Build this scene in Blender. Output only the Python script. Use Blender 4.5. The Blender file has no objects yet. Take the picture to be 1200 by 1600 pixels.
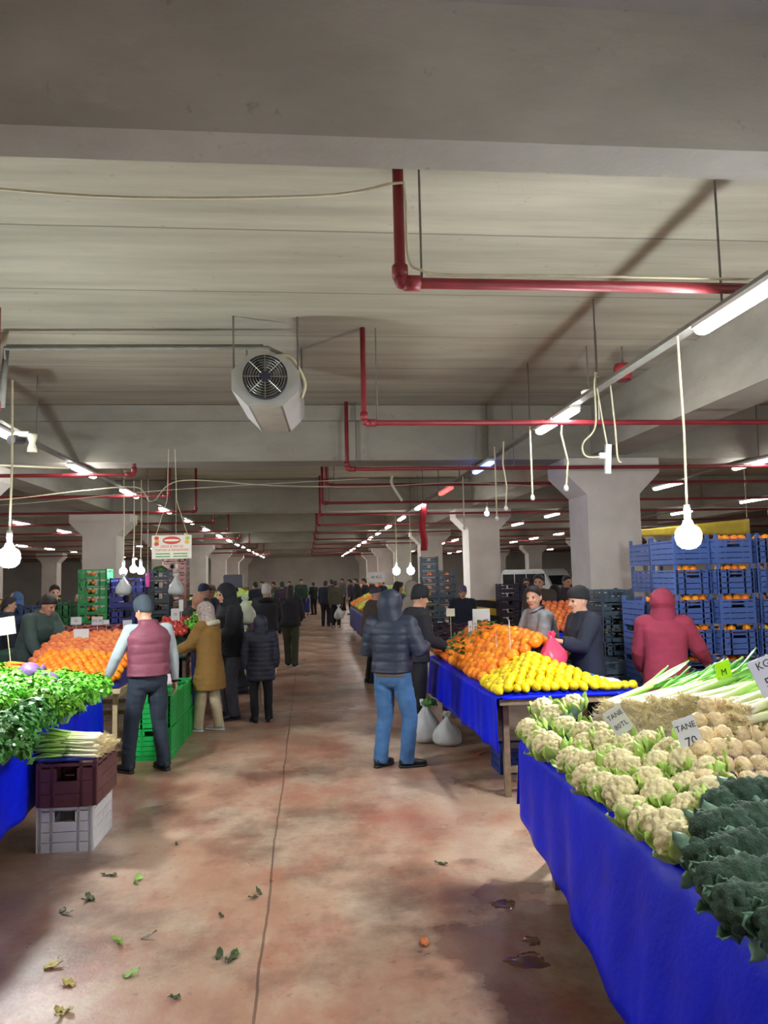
import bpy, bmesh, math, random
from mathutils import Vector, Matrix, noise
R = random.Random(7)
PI = math.pi
SC = bpy.context.scene
COL = SC.collection
V = Vector

# ------------------------------------------------------------------ camera
CAM_H = 1.85
FPX = 1200.0
_Y = V((-120, -103, 1200)).normalized()
_Z = V((-.022, 1, (103 - 120 * .022) / 1200)).normalized()
_X = _Y.cross(_Z)
if _X.x < 0: _X = -_X
# rows: world axes expressed in (right, up, forward)
def ray(x, y):
    c = V((x - 600, 800 - y, FPX))
    return V((_X.dot(c), _Y.dot(c), _Z.dot(c)))
def at(x, y, Y):
    "the place at distance Y down the hall seen at photo point x, y"
    d = ray(x, y); return d * (Y / d.y) + V((0, 0, CAM_H))
def on_z(x, y, z):
    d = ray(x, y); return d * ((z - CAM_H) / d.z) + V((0, 0, CAM_H))
cd = bpy.data.cameras.new('camera')
cam = bpy.data.objects.new('camera', cd); COL.objects.link(cam)
right = V((_X.x, _Y.x, _Z.x)); up = V((_X.y, _Y.y, _Z.y)); fwd = V((_X.z, _Y.z, _Z.z))
m3 = Matrix((right, up, -fwd)).transposed()
cam.matrix_world = Matrix.Translation((0, 0, CAM_H)) @ m3.to_4x4()
cd.sensor_fit = 'VERTICAL'; cd.sensor_height = 32; cd.lens = 24
cd.clip_start = .05; cd.clip_end = 300
SC.camera = cam

# ------------------------------------------------------------------ materials
def lin(h):
    if isinstance(h, str):
        c = [int(h[i:i + 2], 16) / 255 for i in (0, 2, 4)]
        return tuple((x / 12.92 if x <= .04045 else ((x + .055) / 1.055) ** 2.4) for x in c) + (1,)
    return tuple(h) + (1,) if len(h) == 3 else tuple(h)
class NT:
    def __init__(s, name):
        s.m = bpy.data.materials.new(name); s.m.use_nodes = True
        s.t = s.m.node_tree; s.b = s.t.nodes['Principled BSDF']; s.L = s.t.links.new
    def n(s, ty, **kw):
        x = s.t.nodes.new(ty)
        for k, v in kw.items():
            if k in x.inputs.keys(): x.inputs[k].default_value = v
            else: setattr(x, k, v)
        return x
    def coord(s, out='Object', scale=(1, 1, 1)):
        tc = s.n('ShaderNodeTexCoord'); mp = s.n('ShaderNodeMapping'); mp.inputs['Scale'].default_value = scale
        s.L(tc.outputs[out], mp.inputs[0]); return mp.outputs[0]
    def noise(s, vec, scale, detail=4, rough=.55):
        x = s.n('ShaderNodeTexNoise'); x.inputs['Scale'].default_value = scale; x.inputs['Detail'].default_value = detail
        x.inputs['Roughness'].default_value = rough
        if vec: s.L(vec, x.inputs['Vector'])
        return x.outputs['Fac']
    def ramp(s, fac, stops):
        x = s.n('ShaderNodeValToRGB'); e = x.color_ramp.elements
        while len(e) < len(stops): e.new(.5)
        for i, (p, c) in enumerate(stops): e[i].position = p; e[i].color = lin(c)
        s.L(fac, x.inputs[0]); return x.outputs[0]
    def mix(s, fac, a, b, mode='MIX'):
        x = s.n('ShaderNodeMix', data_type='RGBA', blend_type=mode)
        for k, v in ((0, fac), (6, a), (7, b)):
            if hasattr(v, 'is_output'): s.L(v, x.inputs[k])
            elif k == 0: x.inputs[0].default_value = v
            else: x.inputs[k].default_value = lin(v)
        return x.outputs[2]
    def math(s, op, a, b=0.0, c=None):
        x = s.n('ShaderNodeMath', operation=op)
        for k, v in enumerate((a, b) if c is None else (a, b, c)):
            if hasattr(v, 'is_output'): s.L(v, x.inputs[k])
            else: x.inputs[k].default_value = v
        return x.outputs[0]
    def bump(s, h, strength=.3, dist=.01):
        x = s.n('ShaderNodeBump'); x.inputs['Strength'].default_value = strength; x.inputs['Distance'].default_value = dist
        s.L(h, x.inputs['Height']); s.L(x.outputs[0], s.b.inputs['Normal'])
    def set(s, **kw):
        for k, v in kw.items():
            k = k.replace('_', ' ')
            if hasattr(v, 'is_output'): s.L(v, s.b.inputs[k])
            elif k == 'Base Color': s.b.inputs[k].default_value = lin(v)
            else: s.b.inputs[k].default_value = v
MATS = {}
def mat(name, col, rough=.6, var=.12, scale=8, bump=0, bscale=60, metal=0, rnd=0, spec=None, alpha=None, trans=None, hue=0):
    "a procedural material: base colour with slow noise variation, optional bump and per-object variation"
    if name in MATS: return MATS[name]
    t = NT(name); vec = t.coord('Object')
    c = lin(col)
    dark = tuple(x * (1 - var) for x in c[:3]); lite = tuple(min(1, x * (1 + var)) for x in c[:3])
    o = t.ramp(t.noise(vec, scale), [(.3, dark), (.7, lite)])
    if rnd or hue:
        oi = t.n('ShaderNodeObjectInfo'); hs = t.n('ShaderNodeHueSaturation')
        t.L(t.math('MULTIPLY_ADD', oi.outputs['Random'], 2 * rnd, 1 - rnd), hs.inputs['Value'])
        if hue: t.L(t.math('MULTIPLY_ADD', oi.outputs['Random'], 2 * hue, .5 - hue), hs.inputs['Hue'])
        t.L(o, hs.inputs['Color']); o = hs.outputs[0]
    t.set(Base_Color=o, Roughness=rough, Metallic=metal)
    if spec is not None: t.b.inputs['Specular IOR Level'].default_value = spec
    if bump: t.bump(t.noise(vec, bscale), bump)
    if alpha is not None: t.b.inputs['Alpha'].default_value = alpha
    if trans is not None: t.b.inputs['Transmission Weight'].default_value = trans
    MATS[name] = t.m; return t.m
def glow(name, col, strength):
    if name in MATS: return MATS[name]
    t = NT(name); t.set(Base_Color=col, Roughness=.4)
    t.b.inputs['Emission Color'].default_value = lin(col); t.b.inputs['Emission Strength'].default_value = strength
    MATS[name] = t.m; return t.m

# ------------------------------------------------------------------ mesh building
class MB:
    def __init__(s): s.v = []; s.f = []; s.mi = []; s.cur = 0
    def add(s, vs, fs):
        b = len(s.v); s.v += [tuple(p) for p in vs]; s.f += [tuple(i + b for i in f) for f in fs]; s.mi += [s.cur] * len(fs)
        return s
    def box(s, c, size, M=None):
        c = V(c); h = V(size) * .5
        vs = [V((x * h.x, y * h.y, z * h.z)) for x in (-1, 1) for y in (-1, 1) for z in (-1, 1)]
        if M: vs = [M @ p for p in vs]
        vs = [p + c for p in vs]
        return s.add(vs, [(0, 1, 3, 2), (4, 6, 7, 5), (0, 4, 5, 1), (2, 3, 7, 6), (0, 2, 6, 4), (1, 5, 7, 3)])
    def bar(s, a, b, w, h, upv=(0, 0, 1)):
        a = V(a); b = V(b); d = (b - a).normalized(); u = V(upv)
        if abs(d.dot(u)) > .98: u = V((0, 1, 0))
        x = d.cross(u).normalized(); z = x.cross(d)
        vs = [p + x * (i * w / 2) + z * (j * h / 2) for p in (a, b) for i, j in ((-1, -1), (1, -1), (1, 1), (-1, 1))]
        return s.add(vs, [(3, 2, 1, 0), (4, 5, 6, 7), (0, 1, 5, 4), (1, 2, 6, 5), (2, 3, 7, 6), (3, 0, 4, 7)])
    def loft(s, secs, n=16, cap=True, pw=1.0):
        "secs: (centre, u, v, ru, rv)"
        vs = []; k = len(secs)
        for c, u, w, ru, rw in secs:
            c = V(c); u = V(u); w = V(w)
            for i in range(n):
                a = 2 * PI * i / n; ca, sa = math.cos(a), math.sin(a)
                if pw != 1: ca = math.copysign(abs(ca) ** pw, ca); sa = math.copysign(abs(sa) ** pw, sa)
                vs.append(c + u * (ru * ca) + w * (rw * sa))
        fs = [(j * n + i, j * n + (i + 1) % n, (j + 1) * n + (i + 1) % n, (j + 1) * n + i) for j in range(k - 1) for i in range(n)]
        if cap:
            fs.append(tuple(range(n - 1, -1, -1))); fs.append(tuple((k - 1) * n + i for i in range(n)))
        return s.add(vs, fs)
    def tube(s, pts, r, n=8, cap=True, round_ends=False):
        pts = [V(p) for p in pts]; k = len(pts)
        rs = r if isinstance(r, (list, tuple)) else [r] * k
        secs = []; pu = None
        for i, p in enumerate(pts):
            d = (pts[min(i + 1, k - 1)] - pts[max(i - 1, 0)]).normalized()
            if pu is None:
                a = V((0, 0, 1)) if abs(d.z) < .9 else V((0, 1, 0)); u = d.cross(a).normalized()
            else:
                u = (pu - d * pu.dot(d)); u = u.normalized() if u.length > 1e-6 else d.orthogonal().normalized()
            pu = u; w = d.cross(u)
            if round_ends and i == 0:
                for q in (.95, .8, .5): secs.append((p - d * rs[0] * q, u, w, rs[0] * math.sqrt(1 - q * q), rs[0] * math.sqrt(1 - q * q)))
            secs.append((p, u, w, rs[i], rs[i]))
            if round_ends and i == k - 1:
                for q in (.5, .8, .95): secs.append((p + d * rs[-1] * q, u, w, rs[-1] * math.sqrt(1 - q * q), rs[-1] * math.sqrt(1 - q * q)))
        return s.loft(secs, n, cap)
    def ball(s, c, r, n=12, m=8, M=None):
        c = V(c); rr = V(r) if not isinstance(r, (int, float)) else V((r, r, r))
        vs = [V((0, 0, -rr.z))]
        for j in range(1, m):
            t = -PI / 2 + PI * j / m
            for i in range(n):
                a = 2 * PI * i / n; vs.append(V((rr.x * math.cos(t) * math.cos(a), rr.y * math.cos(t) * math.sin(a), rr.z * math.sin(t))))
        vs.append(V((0, 0, rr.z)))
        if M: vs = [M @ p for p in vs]
        vs = [p + c for p in vs]
        fs = [(0, 1 + (i + 1) % n, 1 + i) for i in range(n)]
        for j in range(m - 2): fs += [(1 + j * n + i, 1 + j * n + (i + 1) % n, 1 + (j + 1) * n + (i + 1) % n, 1 + (j + 1) * n + i) for i in range(n)]
        b = 1 + (m - 2) * n; fs += [(b + i, b + (i + 1) % n, len(vs) - 1) for i in range(n)]
        return s.add(vs, fs)
    def lathe(s, prof, n=16, c=(0, 0, 0), M=None):
        "prof: (r, z) from bottom to top, open ends closed by fans"
        c = V(c); secs = []
        ux = V((1, 0, 0)); uy = V((0, 1, 0)); uz = V((0, 0, 1))
        if M: ux = M @ ux; uy = M @ uy; uz = M @ uz
        return s.loft([(c + uz * z, ux, uy, max(r, 1e-4), max(r, 1e-4)) for r, z in prof], n)
    def grid(s, f, nu, nv):
        vs = [f(i / nu, j / nv) for j in range(nv + 1) for i in range(nu + 1)]
        return s.add(vs, [(j * (nu + 1) + i, j * (nu + 1) + i + 1, (j + 1) * (nu + 1) + i + 1, (j + 1) * (nu + 1) + i) for j in range(nv) for i in range(nu)])
    def mesh(s, name):
        me = bpy.data.meshes.new(name); me.from_pydata(s.v, [], s.f); me.update(); return me
    def build(s, name, ms, parent=None, smooth=False, loc=None, solid=0, bevel=0, sub=0):
        me = s.mesh(name)
        ms = ms if isinstance(ms, (list, tuple)) else [ms]
        for x in ms: me.materials.append(x)
        if len(ms) > 1: me.polygons.foreach_set('material_index', s.mi)
        if solid or bevel:
            bm = bmesh.new(); bm.from_mesh(me)
            if solid: bmesh.ops.recalc_face_normals(bm, faces=bm.faces[:]); bmesh.ops.solidify(bm, geom=bm.faces[:], thickness=solid)
            if bevel: bmesh.ops.bevel(bm, geom=bm.edges[:], offset=bevel, segments=2, affect='EDGES', profile=.5)
            bmesh.ops.recalc_face_normals(bm, faces=bm.faces[:]); bm.to_mesh(me); bm.free()
        elif not smooth == 'raw':
            bm = bmesh.new(); bm.from_mesh(me); bmesh.ops.recalc_face_normals(bm, faces=bm.faces[:]); bm.to_mesh(me); bm.free()
        if smooth: me.polygons.foreach_set('use_smooth', [True] * len(me.polygons))
        return put(name, me, parent, loc)
def put(name, me, parent=None, loc=None):
    o = bpy.data.objects.new(name, me); COL.objects.link(o)
    if parent: o.parent = parent
    if loc is not None: o.location = loc
    return o
def voxel(mb, v, smooth=2):
    "one continuous surface from overlapping closed pieces"
    me = mb.mesh('tmp'); o = put('tmp', me)
    m = o.modifiers.new('r', 'REMESH'); m.mode = 'VOXEL'; m.voxel_size = v
    if smooth: q = o.modifiers.new('s', 'SMOOTH'); q.factor = .5; q.iterations = smooth
    dg = bpy.context.evaluated_depsgraph_get(); dg.update()
    out = bpy.data.meshes.new_from_object(o.evaluated_get(dg), depsgraph=dg)
    bpy.data.objects.remove(o); bpy.data.meshes.remove(me)
    out.polygons.foreach_set('use_smooth', [True] * len(out.polygons))
    return out
def tag(o, label=None, cat=None, group=None, kind=None):
    for k, v in (('label', label), ('category', cat), ('group', group), ('kind', kind)):
        if v: o[k] = v
    return o
def empty(name, loc=(0, 0, 0), rz=0, **kw):
    o = bpy.data.objects.new(name, None); COL.objects.link(o); o.location = loc; o.rotation_euler = (0, 0, rz); o.empty_display_size = .05
    return tag(o, **kw)
KIDS = {}
def dup(o, parent=None):
    c = o.copy(); COL.objects.link(c)
    if parent: c.parent = parent
    for ch in o.children: dup(ch, c)
    return c
def copies(proto, i):
    "the first use takes the prototype itself"
    return proto if i == 0 else dup(proto)
def struct(mb, name, m, **kw):
    return tag(mb.build(name, m, **kw), kind='structure')
def rotm(o, M3, loc): o.matrix_world = Matrix.Translation(loc) @ M3.to_4x4()
NUM = ['first', 'second', 'third', 'fourth', 'fifth', 'sixth', 'seventh', 'eighth', 'ninth', 'tenth', 'eleventh', 'twelfth', 'thirteenth', 'fourteenth', 'fifteenth',
       'sixteenth', 'seventeenth', 'eighteenth', 'nineteenth', 'twentieth'] + ['%dth' % i for i in range(21, 60)]
def text_mesh(body, size, align='CENTER'):
    cu = bpy.data.curves.new('txt', 'FONT'); cu.body = body; cu.size = size; cu.align_x = align; cu.align_y = 'CENTER'; cu.extrude = .0006; cu.resolution_u = 2
    o = bpy.data.objects.new('txt', cu); COL.objects.link(o)
    dg = bpy.context.evaluated_depsgraph_get(); dg.update()
    me = bpy.data.meshes.new_from_object(o.evaluated_get(dg), depsgraph=dg)
    bpy.data.objects.remove(o); bpy.data.curves.remove(cu); return me
def lettering(body, size, m, parent, loc, rot=(PI / 2, 0, 0)):
    me = text_mesh(body, size); me.materials.clear(); me.materials.append(m)
    o = put('lettering', me, parent, loc); o.rotation_euler = rot; return o
# ------------------------------------------------------------------ the setting
CEIL = 4.32; BEAM = 3.52
XL, XR, YB, YF = -24.0, 24.0, -6.5, 63.0
def concrete(name, a, b, streak=(1, 1, 1), seam=None, bump=.25):
    t = NT(name); vec = t.coord('Object', streak); v1 = t.coord('Object')
    c = t.ramp(t.noise(vec, 1.6, 8, .62), [(.3, a), (.72, b)])
    c = t.mix(t.math('MULTIPLY', t.noise(v1, .35, 3), .45), c, a)
    sp = t.ramp(t.noise(v1, 9, 5, .7), [(.27, '4a463f'), (.36, 'ffffff')])
    c = t.mix(.35, c, sp, 'MULTIPLY')
    pale = t.ramp(t.noise(vec, 5, 6, .7), [(.62, '000000'), (.75, 'ffffff')])
    c = t.mix(t.math('MULTIPLY', pale, .28), c, 'b9b3a6')
    if seam:
        sx = t.n('ShaderNodeSeparateXYZ'); t.L(v1, sx.inputs[0])
        q = t.math('ADD', sx.outputs['Y'], t.math('MULTIPLY', t.noise(v1, 1.3), .03))
        fr = t.math('FRACT', t.math('DIVIDE', t.math('ADD', q, seam[1]), seam[0]))
        d = t.math('MULTIPLY', t.math('ABSOLUTE', t.math('SUBTRACT', fr, .5)), 2)
        line = t.math('GREATER_THAN', d, .982)
        c = t.mix(t.math('MULTIPLY', line, .55), c, '3d3932')
        sl = t.n('ShaderNodeTexWhiteNoise', noise_dimensions='1D'); t.L(t.math('FLOOR', t.math('DIVIDE', t.math('ADD', q, seam[1]), seam[0])), sl.inputs['W'])
        c = t.mix(t.math('MULTIPLY', sl.outputs['Value'], .22), c, '6e675c')
    t.set(Base_Color=c, Roughness=.88)
    t.bump(t.noise(vec, 14, 6, .7), bump, .02)
    return t.m
M_ceil = concrete('slab_concrete', '8c897a', 'b7b3a2', (.25, 2.2, 1), (1.2, .06 + .6))
M_beam = concrete('beam_concrete', '87847a', 'a6a398', (.6, .6, 1.4))
M_wall = mat('wall_paint', 'cfccc4', .85, .1, .7, .15, 25)
# floor: worn red paint over concrete, a wet spill and painted stall shadows
t = NT('worn_floor'); v = t.coord('Object'); vs = t.coord('Object', (1.25, .8, 1))
base = t.ramp(t.noise(vs, .8, 8, .65), [(.3, '9a7362'), (.43, 'b0876f'), (.55, 'bda38b'), (.72, 'cfbfaa')])
red = t.ramp(t.noise(vs, 1.15, 7, .7), [(.5, '000000'), (.63, 'ffffff')])
base = t.mix(t.math('MULTIPLY', red, .55), base, 'a65848')
dk = t.ramp(t.noise(v, .62, 9, .7), [(.47, '000000'), (.6, 'ffffff')])
base = t.mix(t.math('MULTIPLY', dk, .62), base, '52362a')
pale = t.ramp(t.noise(v, 2.6, 8, .75), [(.58, '000000'), (.7, 'ffffff')])
base = t.mix(t.math('MULTIPLY', pale, .4), base, 'c2a78d')
fl = t.ramp(t.noise(v, 17, 4, .6), [(.62, '000000'), (.68, 'ffffff')])
base = t.mix(t.math('MULTIPLY', fl, .35), base, '6b4a3c')
sx = t.n('ShaderNodeSeparateXYZ'); t.L(v, sx.inputs[0])
wob = t.math('MULTIPLY', t.math('SUBTRACT', t.noise(v, 1.2, 5), .5), .05)
j1 = t.math('LESS_THAN', t.math('ABSOLUTE', t.math('ADD', t.math('ADD', sx.outputs['X'], .25), wob)), .007)
base = t.mix(t.math('MULTIPLY', j1, .6), base, '3a2a23')
j2 = t.math('LESS_THAN', t.math('ABSOLUTE', t.math('ADD', t.math('SUBTRACT', sx.outputs['Y'], 10.95), wob)), .02)
base = t.mix(t.math('MULTIPLY', j2, .7), base, 'c9b9ab')
# water spill at the foot of the near stall, with the stall's shadow painted in
wx = t.math('DIVIDE', t.math('SUBTRACT', sx.outputs['X'], 1.15), .75)
wy = t.math('DIVIDE', t.math('SUBTRACT', sx.outputs['Y'], 3.4), 1.7)
wd = t.math('SUBTRACT', 1.0, t.math('SQRT', t.math('ADD', t.math('MULTIPLY', wx, wx), t.math('MULTIPLY', wy, wy))))
wet = t.ramp(t.math('ADD', wd, t.math('MULTIPLY', t.math('SUBTRACT', t.noise(v, 2.2, 6), .5), 1.9)), [(.14, '000000'), (.3, 'ffffff')])
base = t.mix(t.math('MULTIPLY', wet, .6), base, '50301f')
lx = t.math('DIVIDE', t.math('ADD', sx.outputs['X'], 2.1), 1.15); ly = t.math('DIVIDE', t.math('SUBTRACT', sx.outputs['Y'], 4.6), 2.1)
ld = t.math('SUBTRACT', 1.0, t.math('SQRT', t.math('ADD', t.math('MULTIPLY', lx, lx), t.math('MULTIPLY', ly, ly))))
left_shade = t.ramp(t.math('ADD', ld, t.math('MULTIPLY', t.math('SUBTRACT', t.noise(v, 1.6, 7, .65), .5), 1.5)), [(.1, '000000'), (.42, 'ffffff')])  # soft shadow of the parsley table, painted into the floor colour
base = t.mix(t.math('MULTIPLY', left_shade, .6), base, '56372a')
rr = t.ramp(t.noise(v, 1.1, 6), [(.3, (.24, .24, .24)), (.7, (.5, .5, .5))])
rr = t.mix(wet, rr, (.27, .27, .27))
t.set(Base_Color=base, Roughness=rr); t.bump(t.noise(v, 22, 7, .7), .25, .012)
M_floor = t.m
M_pillar = concrete('pillar_paint', 'a9a59e', 'c2beb6', (.7, .7, .7), None, .12)
# pillar with a black and yellow hazard band on its foot
def pillar_mat():
    t = NT('pillar_with_band'); v = t.coord('Object')
    c = t.ramp(t.noise(v, 1.1, 7, .6), [(.3, 'bdb6ae'), (.7, 'd6d1ca')])
    sx = t.n('ShaderNodeSeparateXYZ'); t.L(v, sx.inputs[0])
    low = t.math('LESS_THAN', sx.outputs['Z'], 1.2)
    st = t.math('FRACT', t.math('DIVIDE', t.math('ADD', sx.outputs['Z'], t.math('MULTIPLY', t.math('ADD', sx.outputs['X'], sx.outputs['Y']), .14)), .36))
    stripe = t.mix(t.math('GREATER_THAN', st, .52), '1f2024', 'c7a92e')
    c = t.mix(low, c, stripe)
    t.set(Base_Color=c, Roughness=.8); t.bump(t.noise(v, 12, 5), .12, .02); return t.m
M_pband = pillar_mat()

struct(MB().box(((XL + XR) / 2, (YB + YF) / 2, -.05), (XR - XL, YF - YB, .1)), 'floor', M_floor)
struct(MB().box(((XL + XR) / 2, (YB + YF) / 2, CEIL + .1), (XR - XL, YF - YB, .2)), 'ceiling', M_ceil)
struct(MB().box(((XL + XR) / 2, YF + .1, CEIL / 2), (XR - XL, .2, CEIL)), 'wall_far', M_wall)
struct(MB().box(((XL + XR) / 2, YB - .1, CEIL / 2), (XR - XL, .2, CEIL)), 'wall_back', M_wall)
struct(MB().box((XL - .1, (YB + YF) / 2, CEIL / 2), (.2, YF - YB, CEIL)), 'wall_left', M_wall)
struct(MB().box((XR + .1, (YB + YF) / 2, CEIL / 2), (.2, YF - YB, CEIL)), 'wall_right', M_wall)
# cross beams and beams along the hall
PX = [-14.2, -5.0, 4.5, 13.4]
PY = [2.9 + 8.35 * k for k in range(8)]
for k, y in enumerate(PY):
    b = MB(); w = .11 if k == 0 else .3
    b.box((0, y, (BEAM + CEIL) / 2), (XR - XL, 2 * w, CEIL - BEAM))
    b.box((0, y, CEIL - .12), (XR - XL, 2 * w + .18, .22))
    struct(b, 'beam', M_beam)
for x in PX:
    struct(MB().box((x, (YB + YF) / 2, (BEAM + .06 + CEIL) / 2), (.56, YF - YB - .01, CEIL - BEAM - .06)), 'beam', M_beam)
# pillars with spreading heads
for x in PX:
    for k, y in enumerate(PY):
        if k == 0: continue
        p = MB()
        z0, z1, z2 = 2.98, 3.3, 3.52
        for (a, b, wa, wb) in ((0, z0, .4, .4), (z0, z1, .4, .72), (z1, z2, .72, .72)):
            n = 12
            q = .4
            secs = [(V((x, y, zz)), V((1, 0, 0)), V((0, 1, 0)), ww, q) for zz, ww in ((a, wa), (b, wb))]
            vs = []
            for c, u, w, ru, rw in secs:
                e = .03
                for sx_, sy_ in ((-1, -1), (1, -1), (1, 1), (-1, 1)):
                    vs.append((c.x + sx_ * ru, c.y + sy_ * rw, c.z))
            p.add(vs, [(0, 3, 2, 1), (4, 5, 6, 7), (0, 1, 5, 4), (1, 2, 6, 5), (2, 3, 7, 6), (3, 0, 4, 7)])
        struct(p, 'pillar', M_pband if True else M_pillar)

# ------------------------------------------------------------------ ceiling services
M_pipe = mat('red_pipe_paint', '80242c', .45, .15, 5)
M_rod = mat('galvanised_rod', '6d6c66', .6, .15, 20, metal=.3)
M_tray = mat('grey_tray', '77766f', .7, .15, 10)
M_cable = mat('cream_cable', 'c9c3a4', .6, .1, 10)
M_white = mat('white_plastic', 'd8d8d4', .5, .06, 10)
M_dkpl = mat('dark_plastic', '24262b', .5, .1, 10)
LAMP = 44.0
M_tube = glow('tube_glow', (1.0, .98, .95), LAMP)
M_tubeb = glow('blue_tube_glow', (.12, .22, 1.0), LAMP * .12)
M_tuber = glow('red_tube_glow', (1.0, .03, .025), LAMP * .12)
M_bulb = glow('bulb_glow', (.93, .97, 1.0), 420)
M_bulbs = glow('small_bulb_glow', (.95, .97, 1.0), 60)

def tray(x, y0, y1, name_lab):
    r = empty('cable_tray', (x, y0, 0), label=name_lab, cat='cable tray')
    MB().bar((0, 0, 3.488), (0, y1 - y0, 3.488), .09, .03).build('channel', M_tray, r)
    y = 4.47 if x > 0 else 5.1
    while y < y1:
        if y > y0: MB().tube([(0, y - y0, 3.5), (0, y - y0, CEIL - .002)], .008, 6).build('rod', M_rod, r)
        y += 2.1 if y < 20 else 4.2
    return r
TR = {2.62: 'grey cable tray hung over the fruit stalls right of the aisle', -3.15: 'grey cable tray hung over the stalls left of the aisle',
      6.75: 'grey cable tray in the next bay right of the pillars', 10.35: 'grey cable tray far right, second in the next bay',
      -7.4: 'grey cable tray in the next bay left of the pillars', -11.7: 'grey cable tray far left, second in the next bay', -17.: 'grey cable tray along the outermost left bay', 16.5: 'grey cable tray along the outermost right bay'}
for x, l in TR.items(): tray(x, -5.5 if abs(x) < 4 else 2.0, 60.5, l)
def lamp(glowm):
    r = empty('tube_light')
    MB().box((0, 0, 3.457), (.11, 1.12, .03)).build('housing', M_white, r)
    b = MB()
    b.loft([(V((0, yy, 3.42)), V((1, 0, 0)), V((0, 0, 1)), .05, .026) for yy in (-.53, -.5, .5, .53)], 10)
    b.build('tube', glowm, r, smooth=True)
    return r
M_tubex = glow('bright_tube_glow', (1.0, .98, .96), LAMP * 1.65); M_tubed = glow('dim_tube_glow', (1.0, .98, .95), LAMP * .7)
P_W, P_B, P_R, P_X, P_D = lamp(M_tube), lamp(M_tubeb), lamp(M_tuber), lamp(M_tubex), lamp(M_tubed)
cnt = {}
used = set()
def place_lamp(x, y, rowname, kind='w', lab=None):
    p = {'w': P_W, 'b': P_B, 'r': P_R, 'x': P_X, 'd': P_D}[kind]
    o = p if kind not in used else dup(p)
    used.add(kind)
    o.location = (x, y, 0)
    if x == 2.62 and 7 < y < 9: o.scale = (1, .5, 1)
    i = cnt.get(rowname, 0); cnt[rowname] = i + 1
    tag(o, lab or 'white tube light, %s from the near end of the %s' % (NUM[i], rowname), 'light', 'tube lights of the ' + rowname)
rn = 'tray right of the aisle'
for y in (-2.8, .7, 4.2): place_lamp(2.62, y, rn, 'x')
place_lamp(2.62, 7.43, rn, 'x'); place_lamp(2.62, 8.02, rn, 'x')
place_lamp(2.62, 11.1, rn, 'b', 'blue glowing tube light under the cable tray right of the aisle')
place_lamp(2.62, 14.2, rn, 'r', 'red glowing tube light under the cable tray right of the aisle')
for k in range(12): place_lamp(2.62, 17.5 + 3.55 * k, rn)
rn = 'tray left of the aisle'
for y in (-3.0, .6, 4.1, 8.0, 11.2, 14.1): place_lamp(-3.15, y, rn)
for k in range(12): place_lamp(-3.15, 17.6 + 3.55 * k, rn)
for x, rn, ys in ((6.75, 'inner tray in the right bay', [4.0, 7.4, 10.9, 13.7] + [17.1 + 3.5 * k for k in range(12)]),
                  (10.35, 'outer tray in the right bay', [6.3, 9.8, 13.3] + [16.8 + 3.5 * k for k in range(12)]),
                  (-7.4, 'inner tray in the left bay', [3.5, 7.0, 10.5, 14.0] + [17.4 + 3.5 * k for k in range(12)]),
                  (-11.7, 'outer tray in the left bay', [12, 15.5, 19] + [22.5 + 3.5 * k for k in range(10)]),
                  (-17., 'tray along the outermost left bay', [18 + 7 * k for k in range(6)]),
                  (16.5, 'tray along the outermost right bay', [16 + 7 * k for k in range(6)])):
    for y in ys: place_lamp(x, y, rn, 'd')

# sprinkler pipes: a drop from the slab and a run to the right, one every slab or so
def red_pipe(x, y, z, x2, r, lab, rods=True):
    o = empty('red_pipe', (x, y, z), label=lab, cat='pipe', group=None)
    e = .07
    pts = [(0, 0, CEIL - z), (0, 0, e)] + [(e - e * math.cos(a), 0, e - e * math.sin(a)) for a in (.4, .8, 1.2)] + [(e, 0, 0), (x2 - x, 0, 0)]
    MB().tube(pts, r, 10).build('pipe_run', M_pipe, o, smooth=True)
    f = MB().tube([(0, 0, e * 1.5), (0, 0, .03)], r * 1.45, 10).ball((.01, 0, .012), r * 1.45, 10, 8).tube([(.02, 0, 0), (e * 1.7, 0, 0)], r * 1.4, 10)
    f.build('elbow', M_pipe, o, smooth=True)
    if rods:
        MB().tube([(.13, 0, 0), (.13, 0, CEIL - z)], .007, 6).build('rod', M_rod, o)
        if x2 - x > 3: MB().tube([(2.4, 0, 0), (2.4, 0, CEIL - z)], .007, 6).build('rod', M_rod, o)
    return o
ys = [4.44, 7.45, 10.7, 12.6, 15.6, 18.6, 22.2, 26.3, 30.5, 35, 40, 46, 52]
for i, y in enumerate(ys):
    red_pipe(.58 - (.25 if y > 11 else 0), y, 3.6 if i == 0 else 3.36, 20 if i else 4.15, .034 if i == 0 else .027, 'red sprinkler pipe running right from mid aisle, %s from the near beam' % NUM[i])
for i, y in enumerate([7.0, 11.1, 13.9, 17.2, 20.6, 24.3, 28.5, 33, 38, 44, 50]):
    o = red_pipe(-2.72 + (.0 if i == 0 else .3), y, 3.36, 19.5, .027, 'red sprinkler pipe running left over the left stalls, %s from the near beam' % NUM[i], False)
    o.scale = (-1, 1, 1)
def cable(name, pts, r, m, lab, cat, sub=8):
    P = [V(p) for p in pts]; out = []
    for i in range(len(P) - 1):
        p0, p1, p2, p3 = P[max(i - 1, 0)], P[i], P[i + 1], P[min(i + 2, len(P) - 1)]
        for k in range(sub):
            u = k / sub
            out.append(.5 * ((2 * p1) + (p2 - p0) * u + (2 * p0 - 5 * p1 + 4 * p2 - p3) * u * u + (3 * p1 - p0 - 3 * p2 + p3) * u ** 3))
    out.append(P[-1])
    o = MB().tube(out, r, 6).build(name, m, None, smooth=True)
    return tag(o, lab, cat) if lab else o
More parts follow.
